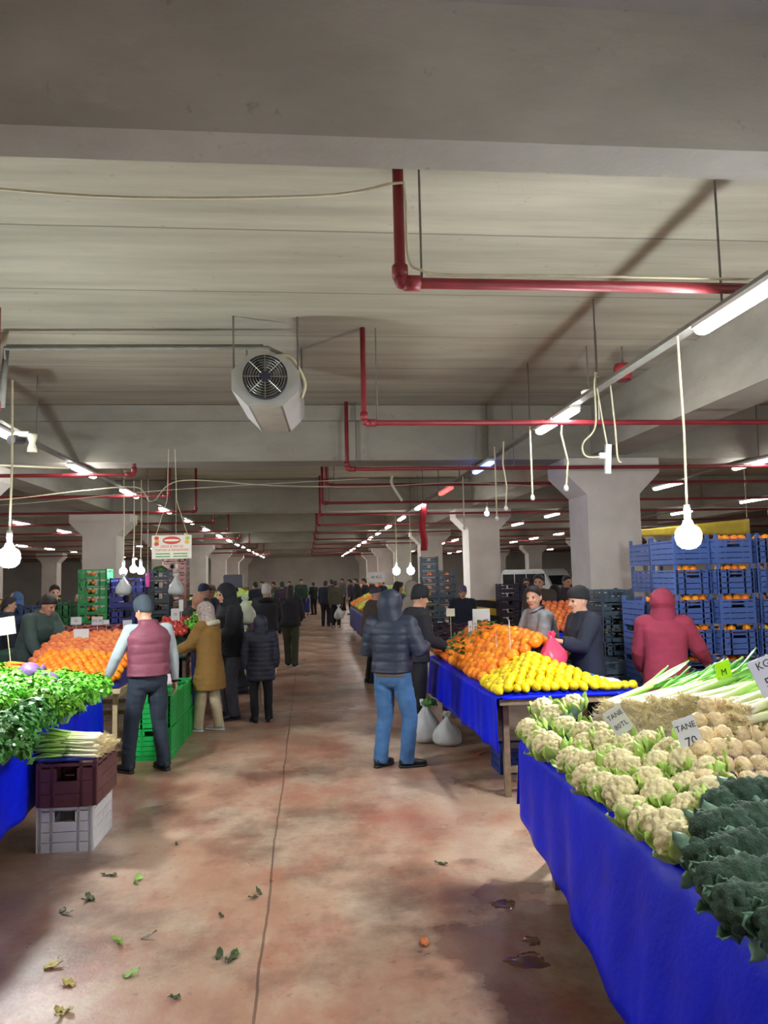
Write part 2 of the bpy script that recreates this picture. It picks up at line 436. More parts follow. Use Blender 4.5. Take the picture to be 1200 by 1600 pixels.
# cream cable sagging from the left to the first pipe, then down and along it
cable('cable', [(-2.6, 4.4, 4.17), (-1.2, 4.4, 4.07), (.1, 4.42, 4.12), (.55, 4.4, 4.2), (.615, 4.4, 4.15), (.625, 4.4, 3.75), (.7, 4.39, 3.66), (.86, 4.4, 3.64), (1.5, 4.4, 3.645), (2.6, 4.4, 3.645), (4.1, 4.4, 3.645)],
      .008, M_cable, 'cream cable sagging in from the left and tied along the first red pipe', 'cable')
cable('cable', [(-6, 11.6, 3.2), (-4.6, 11.4, 3.05), (-3.25, 11.6, 3.2), (-2.6, 12.1, 3.3), (-2.4, 12.3, 3.1), (-2.0, 12.5, 3.45), (-.5, 12.3, 3.33), (1., 12.3, 3.3), (2.5, 12.4, 3.36), (3.9, 12.5, 3.3)], .009, M_cable, 'pale cable looping between the two light rows across the aisle', 'cable')
cable('cable', [(-4.2, 9.0, 3.24), (-3.3, 9.1, 3.2), (-2.75, 9.3, 3.2)], .013, M_cable, 'thick pale cable looped beside the nearest tube light at the left', 'cable')
cable('cable', [(-9, 13, 3.0), (-5, 12.7, 3.1), (-2.2, 12.5, 3.3), (1, 12.2, 3.42)], .006, M_cable, 'thin wire strung slanting over the left stalls', 'cable')
for i, (x, y, z1, z0, w) in enumerate(((2.57, 8.5, 3.5, 2.69, 0), (2.62, 7.5, 3.5, 2.68, .03), (2.52, 9.5, 3.5, 2.66, .02), (2.5, 9.9, 3.5, 2.56, 0), (2.6, 12.5, 3.5, 2.6, 0))):
    r = empty('hanging_socket', (x, y, z0), label='white socket on a cord hung under the right cable tray, %s from the camera' % NUM[[1, 0, 2, 3, 4][i]], cat='socket')
    MB().tube([(0, 0, .03), (w, 0, (z1 - z0) * .35), (-w, 0, (z1 - z0) * .7), (0, 0, z1 - z0 + .03)], .01, 6).build('cord', M_cable, r)
    MB().lathe([(.012, .05), (.024, .03), (.026, 0), (.014, -.015)][::-1], 10).build('socket', M_white, r, smooth=True)
cable('cable', [(1.35, 11.9, 3.42), (1.34, 11.9, 3.3), (1.42, 11.9, 3.15), (1.5, 11.9, 3.02)], .022, M_cable, 'frayed pale cable end hanging over the aisle', 'cable')
# power strip on doubled cords
r = empty('power_strip', (2.66, 6.5, 2.84), label='white power strip hanging on pale cords in front of the nearest pillar', cat='power strip')
MB().box((0, 0, 0), (.05, .035, .26), Matrix.Rotation(.07, 3, 'Y')).build('strip', M_white, r)
MB().box((-.05, 0, .03), (.055, .035, .05)).build('plug', M_white, r)
def spl(pts, rr, name, par):
    c = cable(name, pts, rr, M_cable, None, None); c.parent = par
spl([(0, 0, .12), (-.04, 0, .4), (-.08, 0, .75), (-.06, 0, .71 + .05)], .008, 'cord', r)
spl([(-.06, 0, .02), (-.2, 0, .03), (-.22, 0, .14), (-.1, 0, .3), (-.09, 0, .7), (-.05, 0, .74)], .008, 'cord', r)
spl([(.12, 0, -.03), (.09, 0, .02), (.08, 0, .3), (.05, 0, .74)], .008, 'cord', r)
# single bulbs on cords
def bulb(x, y, z, r_, lab, m, top=3.53):
    o = empty('hanging_bulb', (x, y, z), label=lab, cat='light bulb')
    MB().tube([(0, 0, r_ + .1), (.01, 0, (top - z) * .5), (0, 0, top - z)], .009, 6).build('cord', M_cable, o)
    MB().lathe([(.02, r_ + .02), (.024, r_ + .1), (.02, r_ + .13)], 10).build('lamp_holder', M_white, o, smooth=True)
    MB().lathe([(.01, -r_), (r_ * .5, -r_ * .93), (r_ * .85, -r_ * .62), (r_, -r_ * .1), (r_ * .98, r_ * .3), (r_ * .8, r_ * .66), (r_ * .45, r_ * .9), (r_ * .3, r_ + .025)], 16).build('glass_bulb', m, o, smooth=True)
    return o
bulb(2.59, 5.0, 2.075, .086, 'big white glowing bulb on a cord over the leeks', M_bulb)
bulb(1.95, 1.35, 2.2, .078, 'added white bulb on a cord over the broccoli, out of frame', glow('added_bulb_glow', (.95, .97, 1.0), 170))  # unseen bulb added to brighten the near stall and floor
bulb(-2.40, 6.5, 2.07, .086, 'white glowing bulb on a cord over the parsley at the left edge', M_bulb)
for x, y, l in ((2.70, 20.0, 'white glowing bulb beside the second pillar, the bluer of the pair'), (2.37, 20.4, 'white glowing bulb over the third stall, left one of the pair')): bulb(x, y, 1.98, .1, l, M_bulbs)
for x, y, z, l in ((-3.0, 13, 2.02, 'white bulb hanging over the navy crates, lowest of the three'), (-2.86, 13.1, 2.06, 'white bulb hanging over the navy crates, middle of the three'), (-2.72, 13, 2.03, 'white bulb hanging over the navy crates, right of the three')): bulb(x, y, z, .06, l, M_bulbs)
bulb(3.97, 16.6, 3.18, .05, 'small bulb on the head of the second pillar', M_bulbs)

# fan heater hung from the slab
M_gal = mat('galvanised_sheet', 'b9bab8', .35, .1, 4, metal=.6)
M_duct = mat('heater_bottom', '9b958a', .6, .1, 6)
r = empty('unit_heater', (-.36, 7.05, 3.68), label='grey metal fan heater hung from the slab over the aisle', cat='fan heater')
def octo(w, h, c): return [(-w + c, -h), (w - c, -h), (w, -h + c), (w, h - c), (w - c, h), (-w + c, h), (-w, h - c), (-w, -h + c)]
b = MB(); A = octo(.31, .24, .15)
vs = [(x, 0, z) for x, z in A] + [(x * .98 + .05, 1.25, z) for x, z in A]
b.add(vs, [tuple(range(7, -1, -1)), tuple(range(8, 16))] + [(i, (i + 1) % 8, 8 + (i + 1) % 8, 8 + i) for i in range(8)])
b.build('casing', M_gal, r)
MB().bar((.0, .0, -.245), (.05, 1.25, -.245), .27, .012).build('bottom_panel', M_duct, r)
b = MB(); n = 28
for k, (ra, rb, ya, yb) in enumerate(((.205, .205, -.06, .0), (.205, .185, -.06, -.06), (.185, .185, -.06, .02))):
    b.add([(math.cos(2 * PI * i / n) * rad, yy, .02 + math.sin(2 * PI * i / n) * rad) for rad, yy in ((ra, ya), (rb, yb)) for i in range(n)], [(i, (i + 1) % n, n + (i + 1) % n, n + i) for i in range(n)])
b.build('fan_ring', M_dkpl, r)
b = MB()
b.add([(math.cos(2 * PI * i / n) * .19, -.012, .02 + math.sin(2 * PI * i / n) * .19) for i in range(n)], [tuple(range(n))])
b.build('fan_backing', mat('fan_dark', '35352f', .8), r)
for k in range(5):
    a = 2 * PI * k / 5 + .3
    MB().grid(lambda u, w: (math.cos(a + (w - .5) * .8 * (.4 + .6 * u)) * (.04 + .135 * u), -.03 - .03 * (w - .5), .02 + math.sin(a + (w - .5) * .8 * (.4 + .6 * u)) * (.04 + .135 * u)), 5, 5).build('fan_blade', mat('blade_grey', '4a4a45', .5), r, solid=.003)
b = MB()
for rad in (.06, .085, .11, .135, .16, .182):
    pts = [(math.cos(2 * PI * i / 24) * rad, -.068, .02 + math.sin(2 * PI * i / 24) * rad) for i in range(25)]
    b.tube(pts, .0025, 4)
for k in range(8): b.tube([(math.cos(PI * k / 4) * .04, -.068, .02 + math.sin(PI * k / 4) * .04), (math.cos(PI * k / 4) * .2, -.068, .02 + math.sin(PI * k / 4) * .2)], .004, 4)
b.build('fan_grille', mat('grille_wire', '8d8d87', .4, metal=.7), r)
MB().tube([(0, -.075, .02), (0, -.05, .02)], .045, 14).build('fan_hub', mat('hub_navy', '23253a', .5), r)
for x, y in ((-.3, .1), (.3, .1), (-.25, 1.1), (.33, 1.1)): MB().tube([(x, y, .1), (x, y, CEIL - 3.68)], .009, 6).build('rod', M_rod, r)
spl([(.1, .3, .32), (.24, .25, .28), (.36, .25, .05), (.33, .28, -.1)], .018, 'hose', r)
o = MB().tube([(-2.85, 7.55, CEIL - .35), (-2.85, 7.5, 4.1), (-.35, 7.42, 4.1), (-.2, 7.4, 4.02)], .02, 8).tube([(-2.88, 7.55, 3.54), (-2.85, 7.55, 4.1)], .03, 8).tube([(-2.85, 7.56, 4.14), (-.4, 7.45, 4.13)], .015, 8).build('conduit', M_tray, None, smooth=True)
tag(o, 'grey conduit running from the left cable tray to the fan heater', 'conduit')
# alarm, detector, camera
r = empty('fire_alarm', (3.49, 8.0, 4.03), label='red fire alarm sounder under the slab on the right', cat='fire alarm')
MB().lathe([(.08, -.09), (.1, -.05), (.1, .03), (.085, .09)], 14).build('sounder', mat('alarm_red', 'a8323a', .4), r, smooth=True)
MB().lathe([(.07, -.1), (.085, -.09), (.085, -.085)], 14).build('grille', mat('alarm_dark', '571c22', .5), r)
MB().tube([(0, 0, .09), (0, 0, CEIL - 4.03)], .012, 6).build('stem', M_rod, r)
r = empty('smoke_detector', (3.09, 8.0, 3.80), label='round white smoke detector hanging near the right light row', cat='smoke detector')
MB().lathe([(.035, -.03), (.075, -.015), (.08, .02), (.06, .03)], 16).build('housing', M_white, r, smooth=True)
MB().tube([(0, 0, .03), (0, 0, CEIL - 3.80)], .008, 6).build('stem', M_rod, r)
r = empty('security_camera', (-2.80, 8.0, 3.27), label='cream security camera pair on the left cable tray', cat='camera')
MB().box((-.05, 0, .09), (.14, .06, .05)).build('bracket', mat('cream_plastic', 'c9c3ae', .5), r)
MB().tube([(-.12, -.1, .02), (-.08, .08, .05)], .048, 12).build('lens_housing', M_dkpl, r)
MB().lathe([(.05, -.09), (.045, -.05), (.03, 0), (.045, .05), (.05, .09)], 12, (.05, 0, 0)).build('dome_stem', mat('cream_plastic', 'c9c3ae', .5), r, smooth=True)
MB().bar((-.05, 0, .1), (-.35, 0, .28), .03, .03).build('arm', M_tray, r)
# long red pennant
r = empty('pennant', (2.6, 17, 0), label='long narrow red flag hanging from the right light row', cat='flag')
MB().grid(lambda u, w: (-.075 + .15 * u + .02 * math.sin(9 * w), .03 * math.sin(6 * u + 5 * w), 2.4 + 1.08 * w), 6, 16).build('cloth', mat('flag_red', 'b3202c', .7), r, smooth=True, solid=.004)
MB().tube([(-.12, 0, 3.5), (.12, 0, 3.5)], .012, 6).build('rod', M_rod, r)
# hanging shop banner
r = empty('banner_sign', (-1.71, 10.0, 2.28), math.radians(-3), label='white hanging banner with red oval and red and green lettering over the left stalls', cat='sign')
Mw = mat('banner_white', 'd9d6c8', .6, .05); Mr = mat('banner_red', 'c8402f', .6, .05); Mg = mat('banner_green', '4f9a4f', .6, .05)
bn = MB().box((0, 0, 0), (.5, .012, .3)).build('panel', Mw, r)
def disc(cx, cz, rx, rz, m, name, dy=-.0075):
    n = 24
    MB().add([(cx + rx * math.cos(2 * PI * i / n), dy, cz + rz * math.sin(2 * PI * i / n)) for i in range(n)], [tuple(range(n))]).build(name, m, r, smooth='raw')
disc(0, .085, .115, .05, Mr, 'emblem'); disc(0, .085, .1, .014, Mw, 'emblem', -.0085)
for cx, cz, mm in ((-.19, .115, Mr), (-.185, .075, mat('banner_yellow', 'd8a23c', .6)), (-.19, .04, Mr), (.2, .11, mat('banner_lime', '9bbf3d', .6)), (.195, .06, mat('banner_yellow', 'd8a23c', .6))): disc(cx, cz, .03, .024, mm, 'fruit_picture')
lettering('SEBZE & MEYVE', .042, Mr, r, (0, -.008, .005)); lettering('TOPTAN & PERAKENDE', .04, Mr, r, (0, -.008, -.04))
for z in (-.085, -.12):
    for x in (-.11, .11): MB().box((x, -.007, z), (.18, .004, .014)).build('green_line', Mg, r)
for x in (-.2, .2): MB().tube([(x, 0, .15), (x * .3, 0, .6), (x * .2, 0, 1.26)], .004, 5).build('string', M_cable, r)
# world: no daylight gets in
w = bpy.data.worlds.new('world'); SC.world = w; w.use_nodes = True
w.node_tree.nodes['Background'].inputs[0].default_value = (.5, .55, .6, 1); w.node_tree.nodes['Background'].inputs[1].default_value = .02
SC.view_settings.view_transform = 'Standard'; SC.view_settings.look = 'None'; SC.view_settings.gamma = 1; SC.view_settings.exposure = 0.75
SC.view_settings.use_curve_mapping = False
cy = SC.cycles
cy.use_denoising = True; cy.max_bounces = 7; cy.diffuse_bounces = 4; cy.glossy_bounces = 3; cy.transmission_bounces = 4; cy.transparent_max_bounces = 8
cy.sample_clamp_indirect = 6; cy.caustics_reflective = False; cy.caustics_refractive = False
# ------------------------------------------------------------------ stall materials
M_tarpb = NT('blue_tarp'); v = M_tarpb.coord('Object')
M_tarpb.set(Base_Color=M_tarpb.ramp(M_tarpb.noise(v, 3, 5), [(.3, '0819cc'), (.7, '1026f0')]), Roughness=.4)
M_tarpb.b.inputs['Specular IOR Level'].default_value = .12
M_tarpb.bump(M_tarpb.noise(v, 6, 5, .6), .35, .03); M_tarpb = M_tarpb.m
M_tarpd = mat('dark_blue_tarp', '1b2a86', .45, .2, 4, .3, 8)
M_tarpg = mat('green_tarp', '1e4a3c', .5, .2, 4, .3, 8)
M_wood = mat('weathered_wood', '7d6a55', .8, .25, 14, .3, 30)
M_lwood = mat('pale_wood', 'c8b48c', .75, .15, 14, .2, 30)
M_card = mat('white_card', 'c9cbcb', .6, .04)
M_ink = mat('black_ink', '17181c', .6, .05)
M_redink = mat('red_ink', 'b03330', .6, .05)
def trestle(r, x0, x1, y0, y1, z, m=None, top=.035, legx=None):
    m = m or M_wood
    MB().box(((x0 + x1) / 2, (y0 + y1) / 2, z - top / 2), (x1 - x0, y1 - y0, top)).build('table_top', m, r, bevel=.004)
    for y in (y0 + .22, y1 - .22):
        for x in (x0 + .1, x1 - .1):
            MB().bar((x, y, 0), (x, y, z - top), .05, .05, (0, 1, 0)).build('leg', m, r)
        MB().bar((x0 + .1, y, .22), (x1 - .1, y, .22), .04, .05).build('stretcher', m, r)
    for x in (x0 + .1, x1 - .1): MB().bar((x, y0 + .22, z - .09), (x, y1 - .22, z - .09), .03, .07).build('rail', m, r)
def bed(r, x0, x1, y0, y1, base, items, m, step=.045, name='display_bed'):
    "a cloth-covered bed under the produce: follows the underside of the given (point, radius) list"
    nx = max(4, int((x1 - x0) / step)); ny = max(4, int((y1 - y0) / step))
    g = [[base] * (nx + 1) for _ in range(ny + 1)]
    rr = .085
    cell = {}
    for p, q in items: cell.setdefault((int(p[0] // .2), int(p[1] // .2)), []).append((p, q))
    for j in range(ny + 1):
        for i in range(nx + 1):
            x = x0 + (x1 - x0) * i / nx; y = y0 + (y1 - y0) * j / ny
            best = None; low = None
            for a in (-1, 0, 1):
                for b_ in (-1, 0, 1):
                    for p, q in cell.get((int(x // .2) + a, int(y // .2) + b_), ()):
                        d = math.hypot(p[0] - x, p[1] - y)
                        if d < rr + q * .3:
                            zz = p[2] - q * .93
                            low = zz if low is None else min(low, zz)
            if low is not None and 0 < i < nx and 0 < j < ny: g[j][i] = max(base, low)
    for it in range(14):
        for j in range(1, ny):
            for i in range(1, nx):
                g[j][i] = min(g[j][i], min(g[j - 1][i], g[j + 1][i], g[j][i - 1], g[j][i + 1]) + step * .85)
    vs = [(x0 + (x1 - x0) * i / nx, y0 + (y1 - y0) * j / ny, g[j][i]) for j in range(ny + 1) for i in range(nx + 1)]
    W = nx + 1
    fs = [(j * W + i, j * W + i + 1, (j + 1) * W + i + 1, (j + 1) * W + i) for j in range(ny) for i in range(nx)]
    return MB().add(vs, fs).build(name, m, r, smooth='raw')
def drape(name, m, edge, hem, lab, wave=.012, nv=10, nu=60, top=.12, corner=None):
    "tarp hung over an edge: a strip on the table top, rolled over the edge, down to the hem; edge and hem are lists of points"
    def lerp(P, u):
        k = u * (len(P) - 1); i = min(int(k), len(P) - 2); return V(P[i]).lerp(V(P[i + 1]), k - i)
    def f(u, w):
        a = lerp(edge, u); b = lerp(hem, u); out = (b - a); out.z = 0
        n = V((edge[-1][1] - edge[0][1], -(edge[-1][0] - edge[0][0]), 0)).normalized()
        if w < .15: return a - n * 0 + V((0, 0, .0)) + (V(top_in) if False else n * 0) + V((inw.x, inw.y, 0)) * (top * (1 - w / .15)) + V((0, 0, .006))
        k = (w - .15) / .85
        p = a.lerp(b, k)
        fold = wave * k ** .7 * (math.sin(u * 37 + 2 * math.sin(u * 11)) + .6 * math.sin(u * 71 + 1.3 + k))
        return p - inw * (fold + .012 * (1 - k)) 
    inw = V((1, 0, 0)) if edge[0][0] > 0 else V((-1, 0, 0))
    if corner: inw = V(corner)
    o = MB().grid(f, nu, nv).build(name, m, None, smooth=True, solid=.003)
    return tag(o, lab, 'tarp')
# ------------------------------------------------------------------ produce
M_orange = mat('orange_peel', 'f58a10', .42, .06, 5, .12, 220, rnd=.07, hue=.012)
M_tang = mat('tangerine_peel', 'f07c14', .42, .07, 5, .12, 200, rnd=.08, hue=.012)
M_pers = mat('deep_orange_peel', 'df7a3c', .42, .08, 5, .1, 200, rnd=.1, hue=.012)
M_lemon = mat('lemon_peel', 'e3c60a', .4, .05, 5, .12, 220, rnd=.06, hue=.008)
M_apple = mat('apple_skin', 'b04048', .35, .2, 9, rnd=.12, hue=.015)
M_tom = mat('tomato_skin', 'c3382b', .3, .08, 9, rnd=.1)
M_pep = mat('dried_red', '8e3434', .5, .2, 12, rnd=.2)
M_aub = mat('aubergine_skin', '1d1722', .22, .1, 9, rnd=.2)
M_curd = mat('cauliflower_curd', 'eadfae', .8, .08, 14, .5, 110, rnd=.05)
M_cleaf = mat('cauliflower_leaf', 'a9cc62', .5, .25, 14, .3, 40, rnd=.15)
M_broc = mat('broccoli_crown', '2f4a38', .8, .25, 25, .9, 130, rnd=.15)
M_brleaf = mat('broccoli_leaf', '64876f', .55, .25, 16, .3, 40, rnd=.2)
M_brstem = mat('broccoli_stem', '7fa070', .6, .15, 16)
M_celr = mat('celeriac_skin', 'dcc698', .8, .18, 18, .5, 60, rnd=.1)
M_leaf = mat('green_leaf', '3f7d3a', .5, .25, 16, rnd=.15)
M_pars = mat('parsley_leaf', '6cbd2f', .5, .3, 10, rnd=.18, hue=.015)
M_dark = mat('dark_herb_leaf', '3f8030', .5, .3, 10, rnd=.2, hue=.015)
M_stem = mat('green_stem', '9ccf5c', .5, .15, 10)
M_redc = mat('red_cabbage_leaf', '6f5288', .42, .22, 9, .2, 20, rnd=.1)
M_carr = mat('carrot_skin', 'e8862e', .5, .12, 20, .2, 60, rnd=.1)
def ramp_mat(name, axis, stops, rough=.5, rnd=.08):
    t = NT(name); v = t.coord('Object'); sx = t.n('ShaderNodeSeparateXYZ'); t.L(v, sx.inputs[0])
    k = t.math('ADD', sx.outputs[axis], t.math('MULTIPLY', t.math('SUBTRACT', t.noise(v, 14), .5), .08))
    c = t.ramp(k, stops)
    oi = t.n('ShaderNodeObjectInfo'); hs = t.n('ShaderNodeHueSaturation'); t.L(t.math('MULTIPLY_ADD', oi.outputs['Random'], 2 * rnd, 1 - rnd), hs.inputs['Value']); t.L(c, hs.inputs['Color'])
    t.set(Base_Color=hs.outputs[0], Roughness=rough); return t.m
M_leek = ramp_mat('leek_shank', 'X', [(.0, 'ddd8b8'), (.1, 'd6dca6'), (.28, 'a9cc6c'), (.6, '72a844')])
M_leekl = ramp_mat('leek_leaf', 'X', [(.35, 'b0d672'), (.55, '7db656'), (.9, '4f9148')])
M_root = mat('root_fibre', 'eddcae', .85, .2, 30, rnd=.12)
M_on = ramp_mat('onion_stalk', 'X', [(.0, 'f2ecc6'), (.12, 'e6e8b0'), (.28, '9ccb58'), (.6, '4f9440')])

def fruit_mesh(name, r, flat=.94, n=16, m=10, dimple=.06):
    b = MB(); prof = []
    for j in range(m + 1):
        t = -PI / 2 + PI * j / m
        rr = math.cos(t) * r; z = math.sin(t) * r * flat
        if j == m: z -= r * dimple
        prof.append((rr, z))
    b.lathe(prof, n); me = b.mesh(name); me.polygons.foreach_set('use_smooth', [True] * len(me.polygons)); return me
def lemon_mesh(r):
    b = MB(); prof = []
    for j in range(13):
        t = -PI / 2 + PI * j / 12
        rr = math.cos(t) ** .85 * r * .86 if abs(math.cos(t)) > 1e-6 else 0; z = math.sin(t) * r * 1.05
        if j in (0, 12): z *= 1.16
        if j in (1, 11): rr *= .72; z *= 1.06
        prof.append((max(rr, .001), z))
    b.lathe(prof, 14); me = b.mesh('lemon'); me.polygons.foreach_set('use_smooth', [True] * len(me.polygons)); return me
def bumpy(r, k, amp, seed, sub=4, squash=(1, 1, 1), knob=.5, cut=-2):
    "a head made of many rounded florets on a sphere"
    rg = random.Random(seed); bm = bmesh.new(); bmesh.ops.create_icosphere(bm, subdivisions=sub, radius=1)
    pts = []
    for i in range(k):
        z = 1 - 2 * (i + .5) / k; a = i * 2.39996 + rg.uniform(-.25, .25); q = math.sqrt(1 - z * z)
        pts.append((V((q * math.cos(a), q * math.sin(a), z + rg.uniform(-.05, .05))).normalized(), rg.uniform(.75, 1.15)))
    wd = math.sqrt(4 * PI / k / PI)
    for v in bm.verts:
        n = v.co.normalized(); best = 0
        for p, s in pts:
            d = math.acos(max(-1, min(1, n.dot(p)))) / (wd * s)
            if d < 1.25: best = max(best, s * math.sqrt(max(0, 1 - (d / 1.25) ** 2)))
        nn = noise.noise(n * 9 + V((seed, 0, 0))) * .25 + noise.noise(n * 22) * .12
        q = r * (1 - amp + amp * best + amp * nn * knob)
        v.co = V((n.x * q * squash[0], n.y * q * squash[1], n.z * q * squash[2]))
    me = bpy.data.meshes.new('bumpy'); bm.to_mesh(me); bm.free()
    me.polygons.foreach_set('use_smooth', [True] * len(me.polygons)); return me
def leaf_blade(b, base, d, n, L, W, curl, ruf=.0, seg=6, rg=R, mid=.25):
    "a leaf strip starting at base along d, bending towards n"
    base = V(base); d = V(d).normalized(); n = V(n); n = (n - d * n.dot(d)).normalized(); w = d.cross(n)
    ph = rg.uniform(0, 6)
    def f(u, k):
        a = curl * k
        p = base + (d * (math.sin(a) / curl if abs(curl) > .01 else k) + n * ((1 - math.cos(a)) / curl if abs(curl) > .01 else 0)) * L
        ww = W * (math.sin(PI * min(1, .12 + k * .86)) ** .7) * (u - .5)
        nn = n * math.cos(a) - d * math.sin(a)
        return p + w * ww + nn * (abs(u - .5) * W * mid + ruf * W * math.sin(ph + k * 11 + (u > .5) * 2) * abs(u - .5) * 2)
    b.grid(f, 4, seg)
def cauli_proto(seed):
    r = empty('cauliflower'); rg = random.Random(seed)
    me = bumpy(.08, 64, .3, seed, 5, (1, 1, .88), .8); me.materials.append(M_curd); put('curd', me, r, (0, 0, .008))
    b = MB()
    for i in range(10):
        a = 2 * PI * i / 10 + rg.uniform(-.25, .25)
        o = V((math.cos(a), math.sin(a), 0))
        leaf_blade(b, o * .03 + V((0, 0, -.062)), o * .9 + V((0, 0, .3)), -o * .6 + V((0, 0, 1)), rg.uniform(.095, .155), rg.uniform(.055, .09), rg.uniform(.8, 1.7), .12, 6, rg)
    b.tube([(0, 0, -.085), (0, 0, -.03)], [.026, .04], 10)
    b.build('leaves', M_cleaf, r, smooth=True, solid=.0025); return r
def broc_proto(seed):
    r = empty('broccoli'); rg = random.Random(seed)
    me = bumpy(.082, 60, .3, seed + 50, 4, (1, 1, .8), 1.0); me.materials.append(M_broc); put('crown', me, r, (0, 0, .02))
    MB().tube([(0, 0, -.12), (0, 0, -.05), (0, 0, .0)], [.022, .024, .04], 10, round_ends=True).build('stalk', M_brstem, r, smooth=True)
    b = MB()
    for i in range(6):
        a = 2 * PI * i / 6 + rg.uniform(-.5, .5); o = V((math.cos(a), math.sin(a), 0))
        leaf_blade(b, o * .025 + V((0, 0, -.08)), o * .8 + V((0, 0, .6)), -o * .2 + V((0, 0, .6)) * rg.choice((-1, 1)), rg.uniform(.1, .16), rg.uniform(.04, .07), rg.uniform(.3, .9), .25, 6, rg)
    b.build('leaves', M_brleaf, r, smooth=True, solid=.002); return r
def celer_proto(seed):
    r = empty('celery_root'); rg = random.Random(seed)
    me = bumpy(.046, 20, .16, seed + 90, 4, (1, 1, .95), 2.2); me.materials.append(M_celr); put('bulb', me, r)
    b = MB()
    for i in range(5):
        a = rg.uniform(0, 2 * PI); b.tube([(math.cos(a) * .012, math.sin(a) * .012, .036), (math.cos(a) * .015, math.sin(a) * .015, .05 + rg.uniform(0, .012))], [.008, .006], 6)
    b.build('stalk_stubs', mat('celery_stub', 'a9a870', .7), r, smooth=True)
    b = MB()
    for i in range(26):
        a = rg.uniform(0, 2 * PI); q = rg.uniform(.2, .85); p = V((math.cos(a) * .044 * q, math.sin(a) * .044 * q, -.028 - .012 * (1 - q)))
        b.tube([p, p + V((math.cos(a) * .012, math.sin(a) * .012, -.004)), p + V((math.cos(a + .5) * .022, math.sin(a + .5) * .022, -.001))], [.0022, .0016, .0008], 4)
    b.build('rootlets', M_root, r); return r
def leek_proto(seed, L=.95):
    r = empty('leek'); rg = random.Random(seed)
    bend = rg.uniform(-.03, .05)
    pts = [(x, .012 * math.sin(x * 5 + seed), bend * x * x) for x in (0, .02, .08, .2, .35, .5)]
    MB().tube(pts, [.019, .023, .0215, .021, .022, .02], 10).build('shank', M_leek, r, smooth=True)
    b = MB()
    for i in range(6):
        a = 2 * PI * i / 6; n = V((0, math.cos(a), math.sin(a)))
        leaf_blade(b, V((.38 + .03 * i, .012 * math.sin(2 + seed), bend * .16)) + n * .012, V((1, 0, 0)) + n * rg.uniform(.02, .17), n + V((0, 0, -.5)), rg.uniform(.36, .56), rg.uniform(.03, .05), rg.uniform(.05, .4), .05, 7, rg, .4)
    b.build('leaves', M_leekl, r, smooth=True, solid=.0015)
    b = MB()
    for i in range(70):
        a = rg.uniform(0, 2 * PI); q = rg.uniform(.1, 1) ** .6; d = V((-1, math.cos(a) * q * 1.1, math.sin(a) * q * 1.1)).normalized()
        p = V((.004, math.cos(a) * q * .016, math.sin(a) * q * .016)); l = rg.uniform(.025, .06)
        b.tube([p, p + d * l * .5 + V((0, rg.uniform(-.01, .01), rg.uniform(-.01, .01))), p + d * l + V((rg.uniform(-.005, .012), rg.uniform(-.02, .02), rg.uniform(-.02, .015)))], [.0017, .0014, .0007], 4)
    b.build('roots', M_root, r); return r
def onion_proto(seed):
    r = empty('spring_onion'); rg = random.Random(seed)
    MB().tube([(0, 0, 0), (.012, 0, 0), (.03, 0, 0), (.1, .003, 0), (.22, .0, .004)], [.006, .013, .011, .008, .007], 8).build('bulb', M_on, r, smooth=True)
    b = MB()
    for i in range(4):
        a = rg.uniform(0, 2 * PI); d = V((1, math.cos(a) * .16, math.sin(a) * .1)); l = rg.uniform(.25, .42)
        b.tube([V((.2, 0, .004)), V((.2, 0, .004)) + d * l * .5, V((.2, 0, .004)) + d * l + V((0, 0, -.04))], [.0055, .006, .001], 6)
    b.build('leaves', M_on, r, smooth=True)
    b = MB()
    for i in range(22):
        a = rg.uniform(0, 2 * PI); q = rg.uniform(.1, 1); p = V((.002, math.cos(a) * .005, math.sin(a) * .005)); l = rg.uniform(.02, .045)
        b.tube([p, p + V((-1, math.cos(a) * q * .6, math.sin(a) * q * .6)).normalized() * l], [.0013, .0006], 4)
    b.build('roots', M_root, r); return r
def herb_proto(seed, m, name, nl=420, rad=.15, leaf=.026):
    r = empty(name); rg = random.Random(seed)
    b = MB()
    for i in range(nl):
        a = rg.uniform(0, 2 * PI); z = rg.uniform(-.25, 1); q = math.sqrt(max(0, 1 - z * z)); rr = rad * rg.uniform(.6, 1.08)
        p = V((math.cos(a) * q * rr, math.sin(a) * q * rr, z * rr * .75))
        n = (p.normalized() + V((rg.uniform(-.6, .6), rg.uniform(-.6, .6), rg.uniform(-.2, .8)))).normalized()
        u = n.orthogonal().normalized(); u = (u * math.cos(i) + n.cross(u) * math.sin(i)); w = n.cross(u)
        s_ = leaf * rg.uniform(.7, 1.3)
        b.add([p, p + u * s_ * .6 + w * s_ * .55 + n * .006, p + u * s_ * 1.3, p + u * s_ * .6 - w * s_ * .55 + n * .006, p + u * s_ * .45 + w * s_ * 1.05, p + u * s_ * .45 - w * s_ * 1.05],
              [(0, 1, 2, 3), (0, 4, 1), (0, 3, 5)])
    o = b.build('leaves', m, r, smooth='raw')
    b = MB()
    for i in range(26):
        a = rg.uniform(0, 2 * PI); q = rg.uniform(.2, .8); p = V((math.cos(a) * rad * q, math.sin(a) * rad * q, rad * .3))
        b.tube([p, V((p.x * .5, p.y * .5, -rad * .2)), V((p.x * .2, p.y * .2, -rad * .62))], [.0022, .0025, .003], 4)
    b.build('stems', M_stem, r)
    return r
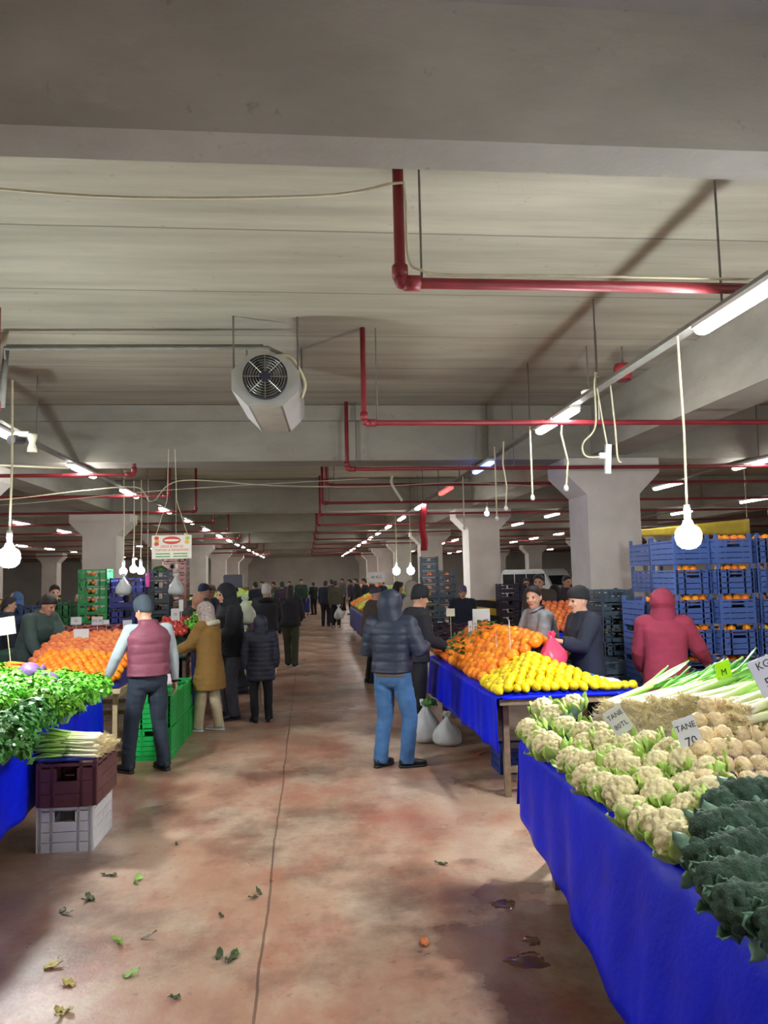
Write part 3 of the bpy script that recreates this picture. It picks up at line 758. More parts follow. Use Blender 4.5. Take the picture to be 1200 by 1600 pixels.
def cabbage_proto():
    r = empty('red_cabbage')
    me = bumpy(.1, 7, .06, 3, 4, (1, 1, .95), .6); me.materials.append(M_redc); put('head', me, r)
    b = MB()
    for i in range(5):
        a = 2 * PI * i / 5; o = V((math.cos(a), math.sin(a), 0)); leaf_blade(b, o * .04 + V((0, 0, -.1)), o + V((0, 0, .15)), -o * .4 + V((0, 0, 1)), .19, .17, 1.7, .05, 8, R, .1)
    b.build('outer_leaves', M_redc, r, smooth=True, solid=.003); return r
def carrot_proto():
    r = empty('carrot')
    MB().tube([(0, 0, 0), (.012, 0, 0), (.06, 0, 0), (.13, .002, 0), (.19, 0, 0)], [.01, .017, .015, .01, .003], 10, round_ends=True).build('root', M_carr, r, smooth=True)
    b = MB()
    for i in range(4): b.tube([(0, 0, 0), (-.03, (i - 1.5) * .008, .006)], [.003, .002], 4)
    b.build('stalks', M_stem, r); return r
CAULI = [cauli_proto(i) for i in range(3)]; BROC = [broc_proto(i) for i in range(3)]; CELER = [celer_proto(i) for i in range(3)]
LEEK = [leek_proto(i) for i in range(4)]; ONION = [onion_proto(i) for i in range(3)]
PARS = [herb_proto(i, M_pars, 'parsley_bunch') for i in range(3)]; HERB = [herb_proto(10 + i, M_dark, 'herb_bunch', 420, .15, .03) for i in range(2)]
CABB = [cabbage_proto()]; CARR = [carrot_proto()]
USED = set()
def inst(protos, i=None):
    p = protos[R.randrange(len(protos)) if i is None else i % len(protos)]
    if p.name not in USED: USED.add(p.name); return p
    return dup(p)
def euler(o, x, y, z): o.rotation_euler = (x, y, z)
FR = {}
def fruit(kind, me, m, p, label, group, cat, s=1.0, rot=None):
    k = (kind, me.name, m.name)
    if k not in FR:
        q = me.copy(); q.name = kind; q.materials.clear(); q.materials.append(m); FR[k] = q
    o = put(kind, FR[k], None, p); o.scale = (s, s, s)
    o.rotation_euler = rot or (R.uniform(-.8, .8), R.uniform(-.8, .8), R.uniform(0, 6.28))
    return tag(o, label, cat, group)
ME_O = fruit_mesh('orange_fruit', .049); ME_L = lemon_mesh(.045); ME_T = fruit_mesh('round_fruit', .04, .9); ME_A = fruit_mesh('apple_fruit', .042, .9, 14, 9, .3)
def mound(x0, x1, y0, y1, d, zf, jit=.1):
    "hexagonally packed fruit over a sloping surface zf(x, y); rows follow the surface so that they touch"
    out = []; row = 0; y = y0
    while y <= y1:
        x = x0 + (d / 2 if row % 2 else 0)
        while x <= x1:
            z = zf(x, y)
            if z is not None: out.append((x + R.uniform(-jit, jit) * d, y + R.uniform(-jit, jit) * d, z + R.uniform(-.06, .06) * d))
            gx = 0
            z2 = zf(x + .01, y)
            if z is not None and z2 is not None: gx = abs(z2 - z) / .01
            x += d / math.sqrt(1 + gx * gx)
        za, zb = zf((x0 + x1) / 2, y), zf((x0 + x1) / 2, y + .01)
        gy = abs(zb - za) / .01 if za is not None and zb is not None else 0
        y += d * .87 / math.sqrt(1 + min(gy, 1.5) ** 2); row += 1
    return out
def price_tag(p, yaw, lines, w, h, lab, m=None, ink=None, stick=.25, lean=0., roll=0., sz=None, below=.0):
    r = empty('price_tag', p, 0, label=lab, cat='price tag')
    r.rotation_euler = (lean, roll, yaw)
    MB().box((0, 0, 0), (w, .004, h)).build('card', m or M_card, r)
    if stick: MB().tube([(0, .006, h * .4), (0, .006, -h / 2 - stick)], .004, 6).build('stick', M_lwood, r)
    for i, (tx, s, z) in enumerate(lines): lettering(tx, s, ink or M_ink, r, (0, -.0035, z))
    return r
# ------------------------------------------------------------------ crates
CRM = {}
def crate_proto(name, w, d, h, m, wall=.82, slots=3, base_z=.0, thick=.012, solid=.8):
    "open plastic crate: floor, four slotted side walls, taller corner posts"
    r = empty(name)
    hw = h * wall
    def side(L, axis, off, handle):
        b = MB()
        def bar(c0, c1, za, zb):
            s_ = (c1 - c0, thick, zb - za) if axis == 'x' else (thick, c1 - c0, zb - za)
            c = ((c0 + c1) / 2, off, (za + zb) / 2) if axis == 'x' else (off, (c0 + c1) / 2, (za + zb) / 2)
            b.box(c, s_)
        n = slots; gap = hw / (n * 2 + 1)
        for i in range(n + 1):
            za = i * hw / (n + .35); zb = min(hw, za + hw / (n + .35) * solid)
            if i == n: za = hw - .02; zb = hw
            if handle and i == n - 1:
                bar(-L / 2, -.07, za, zb); bar(.07, L / 2, za, zb)
            else: bar(-L / 2, L / 2, za, zb)
        for c in (-L / 4, 0, L / 4) if not handle else (-L / 4, L / 4): bar(c - .01, c + .01, 0, hw)
        return b
    for sgn in (-1, 1):
        side(w - .02, 'x', sgn * (d / 2 - thick / 2), True).build('side_wall', m, r)
        side(d - .02, 'y', sgn * (w / 2 - thick / 2), False).build('side_wall', m, r)
    b = MB().box((0, 0, base_z + .008), (w - .01, d - .01, .016))
    for sx_ in (-1, 1):
        for sy_ in (-1, 1):
            b.box((sx_ * (w / 2 - .016), sy_ * (d / 2 - .016), h / 2), (.032, .032, h - .002))
    b.build('base_frame', m, r)
    return r
def cmat(n, c): return mat(n, c, .45, .1, 6)
C_BLUE = cmat('crate_blue', '3f5894'); C_GREEN = cmat('crate_green', '2f8a4f'); C_BGREEN = cmat('crate_bright_green', '17a84c'); C_NAVY = cmat('crate_navy', '2a2f78'); C_TEAL = cmat('crate_teal', '1d3138')
C_BROWN = cmat('crate_brown', '5b3436'); C_WHITE = cmat('crate_white', 'cfd0d2'); C_DK = cmat('crate_black', '22262e'); C_PLUM = cmat('crate_plum', '2e2a3c'); C_RED = cmat('crate_redbrown', '7a4a42'); C_SLATE = cmat('crate_slate', '33424f')
def stack(proto, x, y, z, n, h, lab, group, rz=0, jit=.006, first=[True]):
    out = []
    for i in range(n):
        o = inst([proto]); o.location = (x + R.uniform(-jit, jit), y + R.uniform(-jit, jit), z + i * h); o.rotation_euler = (0, 0, rz + R.uniform(-.012, .012))
        tag(o, lab % (NUM[i]) if '%s' in lab else lab, 'crate', group); out.append(o)
    return out

# ================================================================== near right stall: cauliflower, leeks, celery root, broccoli
T1 = empty('market_table', (0, 0, 0), label='long wooden market table under the cauliflowers and leeks nearest on the right', cat='table')
trestle(T1, 1.34, 3.1, 1.2, 4.78, .80)
MB().bar((1.6, 5.02, 0), (1.62, 4.6, .76), .05, .05, (1, 0, 0)).build('leg', M_wood, T1)
MB().bar((1.55, 3.36, 0), (1.56, 3.36, .76), .04, .04, (0, 1, 0)).build('leg', M_lwood, T1)
C5 = lambda x, y: (780 + x / 2.857, 1050 + y / 2.857)
def on_slope(px, py, z0, k, x0):
    "where the sight line meets the produce slope z = z0 + k (X - x0)"
    d = ray(px, py); s = (z0 - k * x0 - CAM_H) / (d.z - k * d.x); return d * s + V((0, 0, CAM_H))
items = []
cl = [(195, 165), (128, 255), (160, 280), (188, 318), (218, 335), (252, 352), (240, 200), (330, 150), (295, 250), (372, 275), (390, 330), (318, 395), (372, 418), (400, 480), (465, 515), (545, 545), (600, 635), (495, 375), (540, 425), (622, 360), (708, 425), (820, 410), (670, 490), (735, 555), (865, 500), (940, 550), (848, 625), (672, 680), (735, 700), (795, 760), (590, 440), (440, 430), (470, 318), (555, 345), (640, 345), (440, 290), (900, 480), (760, 372)]
cp = [on_slope(*C5(x, y), .895, .32, 1.3) for x, y in cl]
# keep the heads from running into one another
for it in range(60):
    for i in range(len(cp)):
        for j in range(i):
            d = cp[i] - cp[j]
            if d.length < .118:
                e = d.normalized() * (.118 - d.length) * .5; e.z = 0; cp[i] += e; cp[j] -= e
for p in cp: p.z = .895 + .32 * (max(p.x, 1.28) - 1.3)
cp.sort(key=lambda p: (round((p.x - 1.28) / .16), -p.y))
rows = {}
ROWN = {0: 'along the tarp edge', 1: 'in the second row from the aisle', 2: 'in the third row from the aisle', 3: 'in the fourth row from the aisle', 4: 'in the fifth row from the aisle', 5: 'in the innermost row', 6: 'at the very back'}
for i, p in enumerate(cp):
    o = inst(CAULI, i); o.location = p; euler(o, R.uniform(-.35, .35), R.uniform(-.75, -.3), R.uniform(-.5, .5)); sc = R.uniform(.84, 1.1); o.scale = (sc,) * 3
    k = round((p.x - 1.28) / .16); q = rows.get(k, 0); rows[k] = q + 1
    tag(o, 'cream cauliflower %s, %s from the far end' % (ROWN.get(k, 'at the back'), NUM[q]), 'cauliflower', 'cauliflowers on the blue stall'); items.append((p, .07))
# leeks: root ends towards the aisle
lk = []
for lay in range(6):
    y = 3.42 + .03 * (lay % 2)
    while y < 4.66:
        z = .955 + lay * .043 + .06 * (4.6 - y) * .3
        if lay < 2 + (4.66 - y) * 4.2: lk.append((1.9 - (y - 3.5) * .13 + lay * .022 + R.uniform(-.02, .02), y + R.uniform(-.008, .008), z))
        y += .058
ln = {}
for i, (x, y, z) in enumerate(lk):
    o = inst(LEEK, i); o.location = (x, y, z); lay = round((z - .955) / .043)
    o.rotation_euler = (R.uniform(0, 6.28) * 0 + R.uniform(-.4, .4), R.uniform(-.13, -.08) - .0, R.uniform(.26, .5)); o['layer'] = 0; del o['layer']
    items.append((V((x + .0, y, z)), .024)); items.append((V((x + .3, y + .1, z + .03)), .03)); items.append((V((x + .55, y + .2, z + .05)), .04))
    tag(o, 'leek with white root end towards the aisle in the leek heap', 'leek', 'leeks with roots to the aisle')
# celery roots heaped against the leeks
ce = []
rowi = 0; y = 1222
while y > 1085:
    x = 1092 + (13 if rowi % 2 else 0) + (16 if rowi == 0 else 0)
    while x < 1300:
        Y = 3.02 + (1222 - y) / 137 * .72
        ce.append((at(x + R.uniform(-3, 3), y + R.uniform(-3, 3), Y), rowi)); x += 28.5 * 3.1 / Y
    y -= 25 * 3.1 / Y; rowi += 1
cn = {}
for i, (p, rw) in enumerate(ce):
    o = inst(CELER, i); o.location = p; euler(o, R.uniform(.3, 2.2), R.uniform(-1, 1), R.uniform(0, 6.28)); s = R.uniform(.9, 1.12); o.scale = (s,) * 3
    q = cn.get(rw, 0); cn[rw] = q + 1; items.append((p, .085))
    tag(o, 'beige celery root in the %s row up of the root heap, %s from the aisle' % (NUM[rw], NUM[q]), 'celery root', 'celery roots heaped by the leeks')
# broccoli in the near corner, some hanging over the tarp
br = []
for (x, y, Y) in [(1128, 1262, 2.72), (1160, 1250, 2.75), (1195, 1245, 2.8), (1112, 1300, 2.5), (1142, 1298, 2.5), (1175, 1290, 2.55), (1205, 1290, 2.6), (1102, 1345, 2.38), (1135, 1340, 2.35), (1170, 1335, 2.35), (1200, 1335, 2.35), (1128, 1385, 2.22), (1160, 1380, 2.2), (1195, 1380, 2.2), (1155, 1420, 2.08), (1190, 1425, 2.06), (1240, 1260, 2.7), (1245, 1310, 2.5), (1240, 1365, 2.25), (1235, 1420, 2.05), (1230, 1460, 1.95)]:
    br.append(at(x, y, Y))
for i, p in enumerate(br):
    o = inst(BROC, i); o.location = p; euler(o, R.uniform(.4, .9), R.uniform(-.9, -.4), R.uniform(-.4, .4)); s = R.uniform(.85, 1.05); o.scale = (s,) * 3; items.append((p, .075))
    tag(o, 'dark green broccoli head over the tarp edge, %s from the far end' % NUM[i], 'broccoli', 'broccoli heads over the tarp edge')
bed(T1, 1.29, 3.0, 1.3, 4.74, .815, items, M_tarpb)
drape('tarp', M_tarpb, [(1.27, 1.3, .83), (1.27, 2.4, .83), (1.275, 3.6, .83), (1.28, 4.68, .83)], [(1.03, 1.2, .1), (1.06, 2.3, .18), (1.14, 3.3, .3), (1.25, 4.68, .435)], 'bright blue tarp hanging from the cauliflower table towards the aisle', .012, 14, 90)
drape('tarp', M_tarpb, [(1.28, 4.70, .83), (2.2, 4.72, .83), (3.0, 4.72, .83)], [(1.26, 4.74, .44), (2.2, 4.76, .45), (3.0, 4.76, .45)], 'blue tarp over the far end of the cauliflower table', .01, 8, 30, .05, (0, -1, 0))
price_tag(tuple(at(966, 1126, 3.85)), -.15, [('TANE', .034, .03), ('80TL', .036, -.025)], .1, .135, 'white price card reading TANE 80 stuck between cauliflowers and leeks', roll=-.55, stick=.1, lean=-.15)
price_tag(tuple(at(1076, 1148, 3.3)), -.1, [('TANE', .036, .035), ('70', .055, -.03)], .1, .15, 'white price card reading TANE 70 at the foot of the leek roots', roll=-.32, stick=.1, lean=-.15)
price_tag(tuple(at(1200, 1055, 3.4)), -.1, [('KG', .05, .05), ('50', .06, -.03)], .13, .17, 'white price card reading 50 over the celery roots', roll=-.38, stick=.2, lean=-.1)
price_tag(tuple(at(1130, 1047, 4.1)), .2, [('M', .05, -.012)], .1, .1, 'neon green price card among the leek tops', mat('neon_green_card', 'b6e620', .5), stick=.2, roll=-.2)
o = stack(crate_proto('vegetable_crate', .36, .5, .26, cmat('crate_deep_green', '1f6b4a')), 1.95, 3.15, 0, 1, .26, 'dark green crate under the cauliflower table', None)

# ================================================================== second right stall: lemons and oranges
T2 = empty('market_table', (0, 0, 0), label='wooden trestle market table carrying the lemons and oranges', cat='table')
trestle(T2, 1.54, 2.42, 6.22, 9.6, .83, M_wood, .05)
MB().box((2.62, 6.7, .805), (.39, .96, .05)).build('side_board', M_wood, T2, bevel=.004)
for y in (6.3, 7.1): MB().bar((2.76, y, 0), (2.76, y, .78), .05, .05, (0, 1, 0)).build('leg', M_wood, T2)
it2 = []
def z2(x, y):
    "hip-shaped heap"
    if not (1.52 <= x <= 2.62): return None
    return .875 + min(.62 * (x - 1.52), .62 * (2.72 - x) + .02, .52 * (y - 6.2) + .02, .36)
zl = lambda x, y: .878 + max(0, min(.5 * (x - 1.52), .42 * (2.56 - x), .42 * (y - 6.2), .235))
lem = [p for p in mound(1.55, 2.55, 6.28, 7.1, .081, zl) if p[1] < 6.92 + (p[0] - 1.55) * -.05]
lem = [p for p in lem if not (p[0] > 2.32 and p[1] > 6.42) and not (p[0] > 2.1 and p[1] > 6.7)]
for p in lem:
    fruit('lemon', ME_L, M_lemon, p, 'yellow lemon in the lemon heap at the near end of the fruit stall', 'lemons on the second stall', 'lemon', R.uniform(.93, 1.08), (R.uniform(.8, 2.2), R.uniform(-.4, .4), R.uniform(0, 6.28))); it2.append((p, .043))
ora = [p for p in mound(1.58, 2.44, 6.98, 8.45, .115, z2) if not (p[0] > 2.15 and p[1] < 7.15)]
for p in ora:
    fruit('orange', ME_O, M_orange, p, 'bright orange in the big orange heap behind the lemons', 'oranges on the second stall', 'orange', R.uniform(1.12, 1.3)); it2.append((p, .058))
TL = MB()
tan = mound(1.58, 2.42, 8.52, 9.5, .092, z2)
def tang_leafy():
    r = empty('tangerine'); q = ME_T.copy(); q.name = 'fruit'; q.materials.clear(); q.materials.append(M_tang); put('fruit', q, r)
    b = MB()
    for a in (.3, 2.2, 4.4): leaf_blade(b, (0, 0, .036), (math.cos(a), math.sin(a), .5), (0, 0, -1), .085, .035, .5, .05, 5)
    b.tube([(0, 0, .03), (0, .005, .055)], .002, 4)
    b.build('leaves', M_leaf, r, smooth=True, solid=.001); return r
TANG = [tang_leafy()]
for i, p in enumerate(tan):
    if i % 3 == 0:
        o = inst(TANG); o.location = p; o.rotation_euler = (R.uniform(-.5, .5), R.uniform(-.5, .5), R.uniform(0, 6)); tag(o, 'tangerine with green leaves at the far end of the orange heap', 'tangerine', 'leafy tangerines on the second stall')
    else: fruit('tangerine', ME_T, M_tang, p, 'plain tangerine without leaves at the far end of the orange heap', 'plain tangerines on the second stall', 'tangerine', R.uniform(1.12, 1.28))
    it2.append((p, .04))
for i, (x, y) in enumerate(((702, 1012), (718, 1005), (728, 1000), (712, 1028), (736, 1008), (695, 1018))):
    p = at(x, y, 8.0); o = inst(TANG); p = V((min(2.4, max(1.6, p.x)), 8.0 + .12 * i, 0)); p.z = z2(p.x, p.y) + .06; o.location = p; tag(o, 'leafy tangerine lying on top of the oranges, %s from the lemons' % NUM[i], 'tangerine', 'tangerines on top of the oranges')
bed(T2, 1.53, 2.47, 6.24, 9.56, .842, it2, M_tarpb)
MB().grid(lambda u, w: V((2.4 + .4 * u, 6.22 + .96 * w, .834 + .004 * math.sin(9 * u + 7 * w))), 8, 12).build('board_cover', M_tarpb, T2, smooth=True, solid=.004)
drape('tarp', M_tarpb, [(1.52, 6.2, .85), (1.52, 7.6, .85), (1.52, 9.6, .85)], [(1.5, 6.12, .42), (1.47, 7.6, .43), (1.46, 9.6, .42)], 'blue tarp hanging on the aisle side of the lemon and orange table', .014, 12, 70)
drape('tarp', M_tarpb, [(1.56, 6.21, .852), (2.1, 6.21, .856), (2.75, 6.21, .856)], [(1.56, 6.195, .83), (2.1, 6.2, .835), (2.75, 6.2, .84)], 'blue tarp edge folded over the near end of the lemon table', .002, 4, 20, .06, (0, 1, 0))
for i, (x, y, Y) in enumerate(((735, 985, 8.9), (742, 980, 9.0))):
    p = at(x, y, Y); r = price_tag(p, R.uniform(.9, 1.2), [('KG', .03, .04), ('40', .04, -.02)], .1, .22, 'tall white price card on a stick in the oranges, %s one' % ('near', 'far')[i], stick=.3)
p = at(752, 962, 9.5); price_tag(p, 0, [], .22, .17, 'plain white card on a stick over the apples', stick=.35)
p = at(704, 957, 9.9); price_tag(p, 0, [], .11, .1, 'small cream card on a stick beside the aubergines', mat('cream_card', 'c9bfa6', .6), stick=.3)
p = at(775, 1005, 7.55); price_tag(p, 1.3, [('50', .04, 0)], .05, .2, 'narrow white price stick in the middle of the oranges', stick=.1)
p = at(797, 1005, 7.0); price_tag(p, 1.2, [], .03, .42, 'tall slanting white price stick behind the lemons', stick=.12, roll=-.1)
# scale, pink bag, plate, bundle at the vendors' end
M_sil = mat('scale_steel', 'a9adb3', .3, .05, 5, metal=.8)
r = empty('kitchen_scale', (2.25, 7.0, .845), .2, label='red and white weighing scale with a steel pan behind the lemons', cat='scale')
MB().box((0, 0, .045), (.3, .3, .09)).build('body', mat('scale_red', '8e3b38', .5), r, bevel=.01)
MB().box((-.0, -.152, .045), (.18, .006, .05)).build('display', M_card, r)
MB().lathe([(.13, .125), (.17, .135), (.175, .14), (.165, .142), (.125, .132)], 24).build('pan', M_sil, r, smooth=True)
MB().tube([(0, 0, .09), (0, 0, .13)], .03, 10).build('post', M_sil, r)
r = empty('basin', (2.35, 6.72, .845), label='round blue plate lying on a red basin beside the scale', cat='basin')
MB().lathe([(.14, .0), (.15, .01), (.19, .07), (.2, .075), (.19, .08), (.14, .03)], 28).build('red_basin', mat('basin_red', '8a3434', .4), r, smooth=True)
MB().lathe([(.05, .082), (.17, .086), (.185, .094), (.17, .1), (.05, .097)], 28).build('blue_plate', mat('plate_blue', '3c7fc4', .35), r, smooth=True)
M_bagw = mat('white_plastic_film', 'cfd3d2', .3, .1, 8, .5, 18, alpha=.88)
M_bagp = mat('pink_plastic_film', 'd8486e', .35, .15, 8, .5, 18)
def bag(name, w, d, h, m, lab, loc, rz=0, seed=0, knot=True, cat='plastic bag', sag=.5, inside=None):
    "tied carrier bag: bulging body gathered into a neck with two handle ears"
    r = empty(name, loc, rz, label=lab, cat=cat); rg = random.Random(seed); b = MB(); secs = []
    prof = [(.0, .35), (.03, .75), (.12, .97), (.28, 1), (.45, .9), (.6, .66), (.74, .38), (.84, .18), (.9, .12), (.95, .2), (1, .26)]
    n = 20
    def f(u, k):
        kk = k * (len(prof) - 1); i = min(int(kk), len(prof) - 2); t_ = kk - i
        z = prof[i][0] * (1 - t_) + prof[i + 1][0] * t_; q = prof[i][1] * (1 - t_) + prof[i + 1][1] * t_
        a = 2 * PI * u
        wr = 1 + .1 * math.sin(a * 3 + z * 4 + seed) * (z) + .09 * math.sin(a * 7 + z * 9 + seed * 2) * z
        return V((math.cos(a) * w / 2 * q * wr, math.sin(a) * d / 2 * q * wr, z * h + .02 * math.sin(a * 2 + seed) * z))
    b.grid(f, n * 2, 26); b.build('film', m, r, smooth=True)
    b = MB()
    for s_ in (-1, 1): leaf_blade(b, (0, 0, h * .9), (s_ * .7, .1, 1), (0, 1, 0), h * .22, w * .22, .4, .2, 5, rg)
    b.build('handle_ears', m, r, smooth=True, solid=.001)
    return r
bag('plastic_bag', .27, .23, .3, M_bagp, 'pink plastic bag of fruit on the scale pan held by the vendor', (2.25, 7.0, .987), .3, 1)
o = MB().grid(lambda u, w: V((2.36 + .3 * u + .02 * math.sin(5 * w), 6.38 + .2 * w, .875 + .05 * math.sin(PI * u) * math.sin(PI * w) + .012 * math.sin(14 * u + 5 * w))), 14, 10).build('bag_bundle', mat('bag_bundle_film', 'd3c2cc', .4, .1, 9), None, smooth=True, solid=.02)
tag(o, 'flat bundle of white and pink plastic bags beside the blue plate', 'bag bundle')
for i, (x, y) in enumerate(((2.47, 6.27), (2.55, 6.28), (2.63, 6.29), (2.7, 6.3))): fruit('lemon', ME_L, M_lemon, (x, y, .9), 'yellow lemon in the row at the table corner, %s from the heap' % NUM[i], 'lemons at the table corner', 'lemon', 1, (1.57, 0, R.uniform(0, 6)))
bag('shopping_bag', .34, .28, .44, M_bagw, 'white plastic bag of greens standing by the orange stall, taller of the two', (1.3, 8.66, 0), .4, 3)
bag('shopping_bag', .32, .26, .34, M_bagw, 'white plastic bag standing by the table leg, shorter of the two', (1.5, 8.45, 0), -.3, 4)
o = inst(HERB); o.location = (1.34, 8.64, .42); o.scale = (.55, .55, .55); tag(o, 'bunch of greens sticking out of the white bag by the orange stall', 'herb bunch')
stack(crate_proto('produce_crate', .5, .36, .28, cmat('crate_deep_blue', '1c3c86')), 2.0, 7.3, 0, 1, .28, 'deep blue crate standing under the orange table', None)
# apples, aubergines and lemons beyond the oranges
TA = empty('market_table', (0, 0, 0), label='low table with apples and aubergines behind the orange heap', cat='table')
trestle(TA, 1.75, 3.05, 9.75, 12.4, .83, M_wood, .04)
ita = []
za = lambda x, y: .88 + .1 * (y - 9.8)
for p in mound(2.25, 2.95, 9.82, 10.3, .085, za):
    fruit('apple', ME_A, M_apple, p, 'red apple in the heap behind the oranges', 'apples behind the oranges', 'apple', R.uniform(.95, 1.1)); ita.append((p, .04))
ME_AU = (lambda b: (b.tube([(0, 0, 0), (.03, 0, 0), (.1, 0, .004), (.17, 0, .01), (.21, 0, .012)], [.014, .026, .036, .033, .016], 10, round_ends=True), b.mesh('aubergine'))[1])(MB())
ME_AU.polygons.foreach_set('use_smooth', [True] * len(ME_AU.polygons))
for p in mound(1.9, 2.4, 10.75, 11.6, .085, lambda x, y: .93 + .18 * (y - 10.7)):
    fruit('aubergine', ME_AU, M_aub, (p[0] - .1, p[1], p[2]), 'shiny black aubergine in the heap past the tangerines', 'aubergines past the tangerines', 'aubergine', 1, (R.uniform(0, 6), R.uniform(-.15, .15), R.uniform(-.5, .5))); ita.append((p, .036))
bed(TA, 1.77, 3.03, 9.77, 12.35, .845, ita, M_tarpd)
drape('tarp', M_tarpb, [(2.3, 10.6, 1.02), (2.7, 10.6, 1.02), (3.06, 10.6, 1.02)], [(2.3, 10.55, .86), (2.7, 10.55, .86), (3.06, 10.55, .86)], 'blue tarp behind the red apples', .004, 6, 20, .5, (0, 1, 0))
b = MB().box((2.68, 10.9, .94), (.72, .6, .14)).build('display_board', M_lwood, TA)
for i, (x, y) in enumerate(((2.62, 10.75), (2.7, 10.78), (2.78, 10.74), (2.86, 10.76), (2.74, 10.85))): fruit('lemon', ME_L, M_lemon, (x, y, 1.06), 'pale yellow lemon on the blue tarp behind the apples', 'lemons behind the apples', 'lemon', 1.1, (1.5, 0, i))
bag('plastic_bag', .22, .2, .26, M_bagw, 'white plastic bag lying on the aubergines', (2.05, 11.9, .85), 0, 7)
# orange pile on a blue board between the vendors
TB = empty('market_table', (0, 0, 0), label='small table with a blue front between the two vendors', cat='table')
trestle(TB, 2.95, 3.85, 9.75, 10.55, .83, M_wood, .04)
itb = []
for p in mound(3.14, 3.78, 9.85, 10.4, .09, lambda x, y: 1.12 + .55 * (y - 9.85)):
    fruit('clementine', ME_O, M_pers, p, 'clementine in the pile between the two vendors', 'clementines between the vendors', 'clementine', R.uniform(.9, 1.0)); itb.append((p, .045))
bed(TB, 2.96, 3.82, 9.8, 10.5, .845, itb, M_tarpd)
drape('tarp', M_tarpb, [(2.96, 9.78, 1.06), (3.4, 9.78, 1.06), (3.82, 9.78, 1.06)], [(2.96, 9.76, .9), (3.4, 9.76, .9), (3.82, 9.76, .9)], 'blue tarp front below the clementine pile', .004, 6, 20, .02, (0, 1, 0))
for x in (2.98, 3.8): MB().bar((x, 9.8, .83), (x, 9.8, 1.06), .03, .03, (0, 1, 0)).build('post', M_wood, TB)

# ================================================================== crates of oranges at the right
P_BL = crate_proto('orange_crate', .4, .56, .312, C_BLUE, .82, 4, .2, solid=.86)
COLS = [(3.66, 7.95, 5, 'outermost column beside the pillar'), (4.08, 8.1, 7, 'second column from the pillar'), (4.50, 8.0, 7, 'third column from the pillar'), (4.95, 8.0, 7, 'fourth column from the pillar'), (5.40, 8.0, 7, 'fifth column from the pillar'), (4.2, 8.95, 7, 'column set back by the pillar')]
for ci, (x, y, n, nm) in enumerate(COLS):
    for k, o in enumerate(stack(P_BL, x, y, 0, n, .318, 'blue crate, %s up in the ' + nm, 'blue crates of oranges')):
        if k < 2 or ci == 5: continue
        for a in range(4):
            if R.random() < .12: continue
            cit = ci >= 3 and k in (3, )
            fruit('crated_lemon' if cit else 'crated_orange', ME_O, M_lemon if cit else M_orange, (x - .132 + .088 * a, y - .2 + R.uniform(-.01, .02), k * .318 + .216 + .045), '%s showing in the crate %s up in the %s' % ('lemon' if cit else 'orange', NUM[k], nm), 'fruit in crate %s of the %s' % (NUM[k], nm), 'lemon' if cit else 'orange', .9)
        if k == n - 1 or R.random() < .3:
            for a in range(3): fruit('crated_orange', ME_O, M_orange, (x - .09 + .09 * a, y - .11, k * .318 + .216 + .045), 'second-row orange in the crate %s up in the %s' % (NUM[k], nm), 'back fruit in crate %s of the %s' % (NUM[k], nm), 'orange', .9)
P_DK = crate_proto('empty_crate', .38, .5, .15, C_SLATE, .9, 2)
stack(P_DK, 3.52, 8.75, 0, 11, .15, 'dark slate empty crate, %s up in the stack by the nearest pillar', 'empty crates by the nearest pillar')
stack(P_DK, 3.2, 8.3, 0, 6, .15, 'dark slate empty crate, %s up in the low stack behind the beanie vendor', 'empty crates behind the beanie vendor')
r = empty('produce_box', (2.9, 6.95, 0), label='dark crate with three oranges on the floor end behind the lemon table', cat='crate')
stack(crate_proto('box_crate', .45, .4, .24, C_DK), 2.9, 7.15, 0, 3, .245, 'black crate, %s up in the stack behind the lemon table', 'black crates behind the lemon table')
bpy.data.objects.remove(r)
for i in range(4): fruit('loose_orange', ME_O, M_pers, (2.76 + .09 * i, 7.03, .735 + .005), 'orange on the top black crate, %s from the lemons' % NUM[i], 'oranges on the black crate', 'orange', 1)
# yellow banner behind the crates
r = empty('yellow_banner', (7.35, 14.0, 2.6), 0, label='yellow banner hanging far behind the blue orange crates', cat='banner')
MB().grid(lambda u, w: V((-1.15 + 2.3 * u, .02 * math.sin(9 * u), -.1 + .3 * w * (.4 + .6 * u) )), 16, 4).build('cloth', mat('banner_yellow_cloth', 'c9b23c', .6), r, smooth=True, solid=.004)
for x in (-1.1, 1.1): MB().tube([(x, 0, .2), (x, 0, CEIL - 2.6)], .005, 5).build('string', M_cable, r)
# stacks further back at the right
P_PL = crate_proto('plum_crate', .5, .4, .2, C_PLUM, .95, 2)
for i, x in enumerate((5.0, 5.52)): stack(P_PL, x, 19.9 - .9, 0, 8, .2, 'dark plum crate, %s up in the ' + ('stack touching the second pillar', 'stack right of the second pillar')[i], 'dark crates by the second pillar')
P_SB = crate_proto('blue_black_crate', .5, .36, .2, C_SLATE, .85, 2)
for i, (x, n) in enumerate(((3.55, 12), (4.05, 10))): stack(P_SB, x, 22.3, 0, n, .2, 'blue-grey crate, %s up in the tall stack behind the second pillar, ' + ('taller one', 'shorter one')[i], 'tall crates behind the second pillar')
for k in range(6):
    for a in range(4): fruit('crated_orange', ME_O, M_pers, (3.38 + .1 * a + (.5 if k > 2 else 0), 22.17, (9 - k % 3 * 1) * .2 + .07), 'small orange in the tall blue-grey stack behind the second pillar', 'oranges in the tall far stack', 'orange', .95)

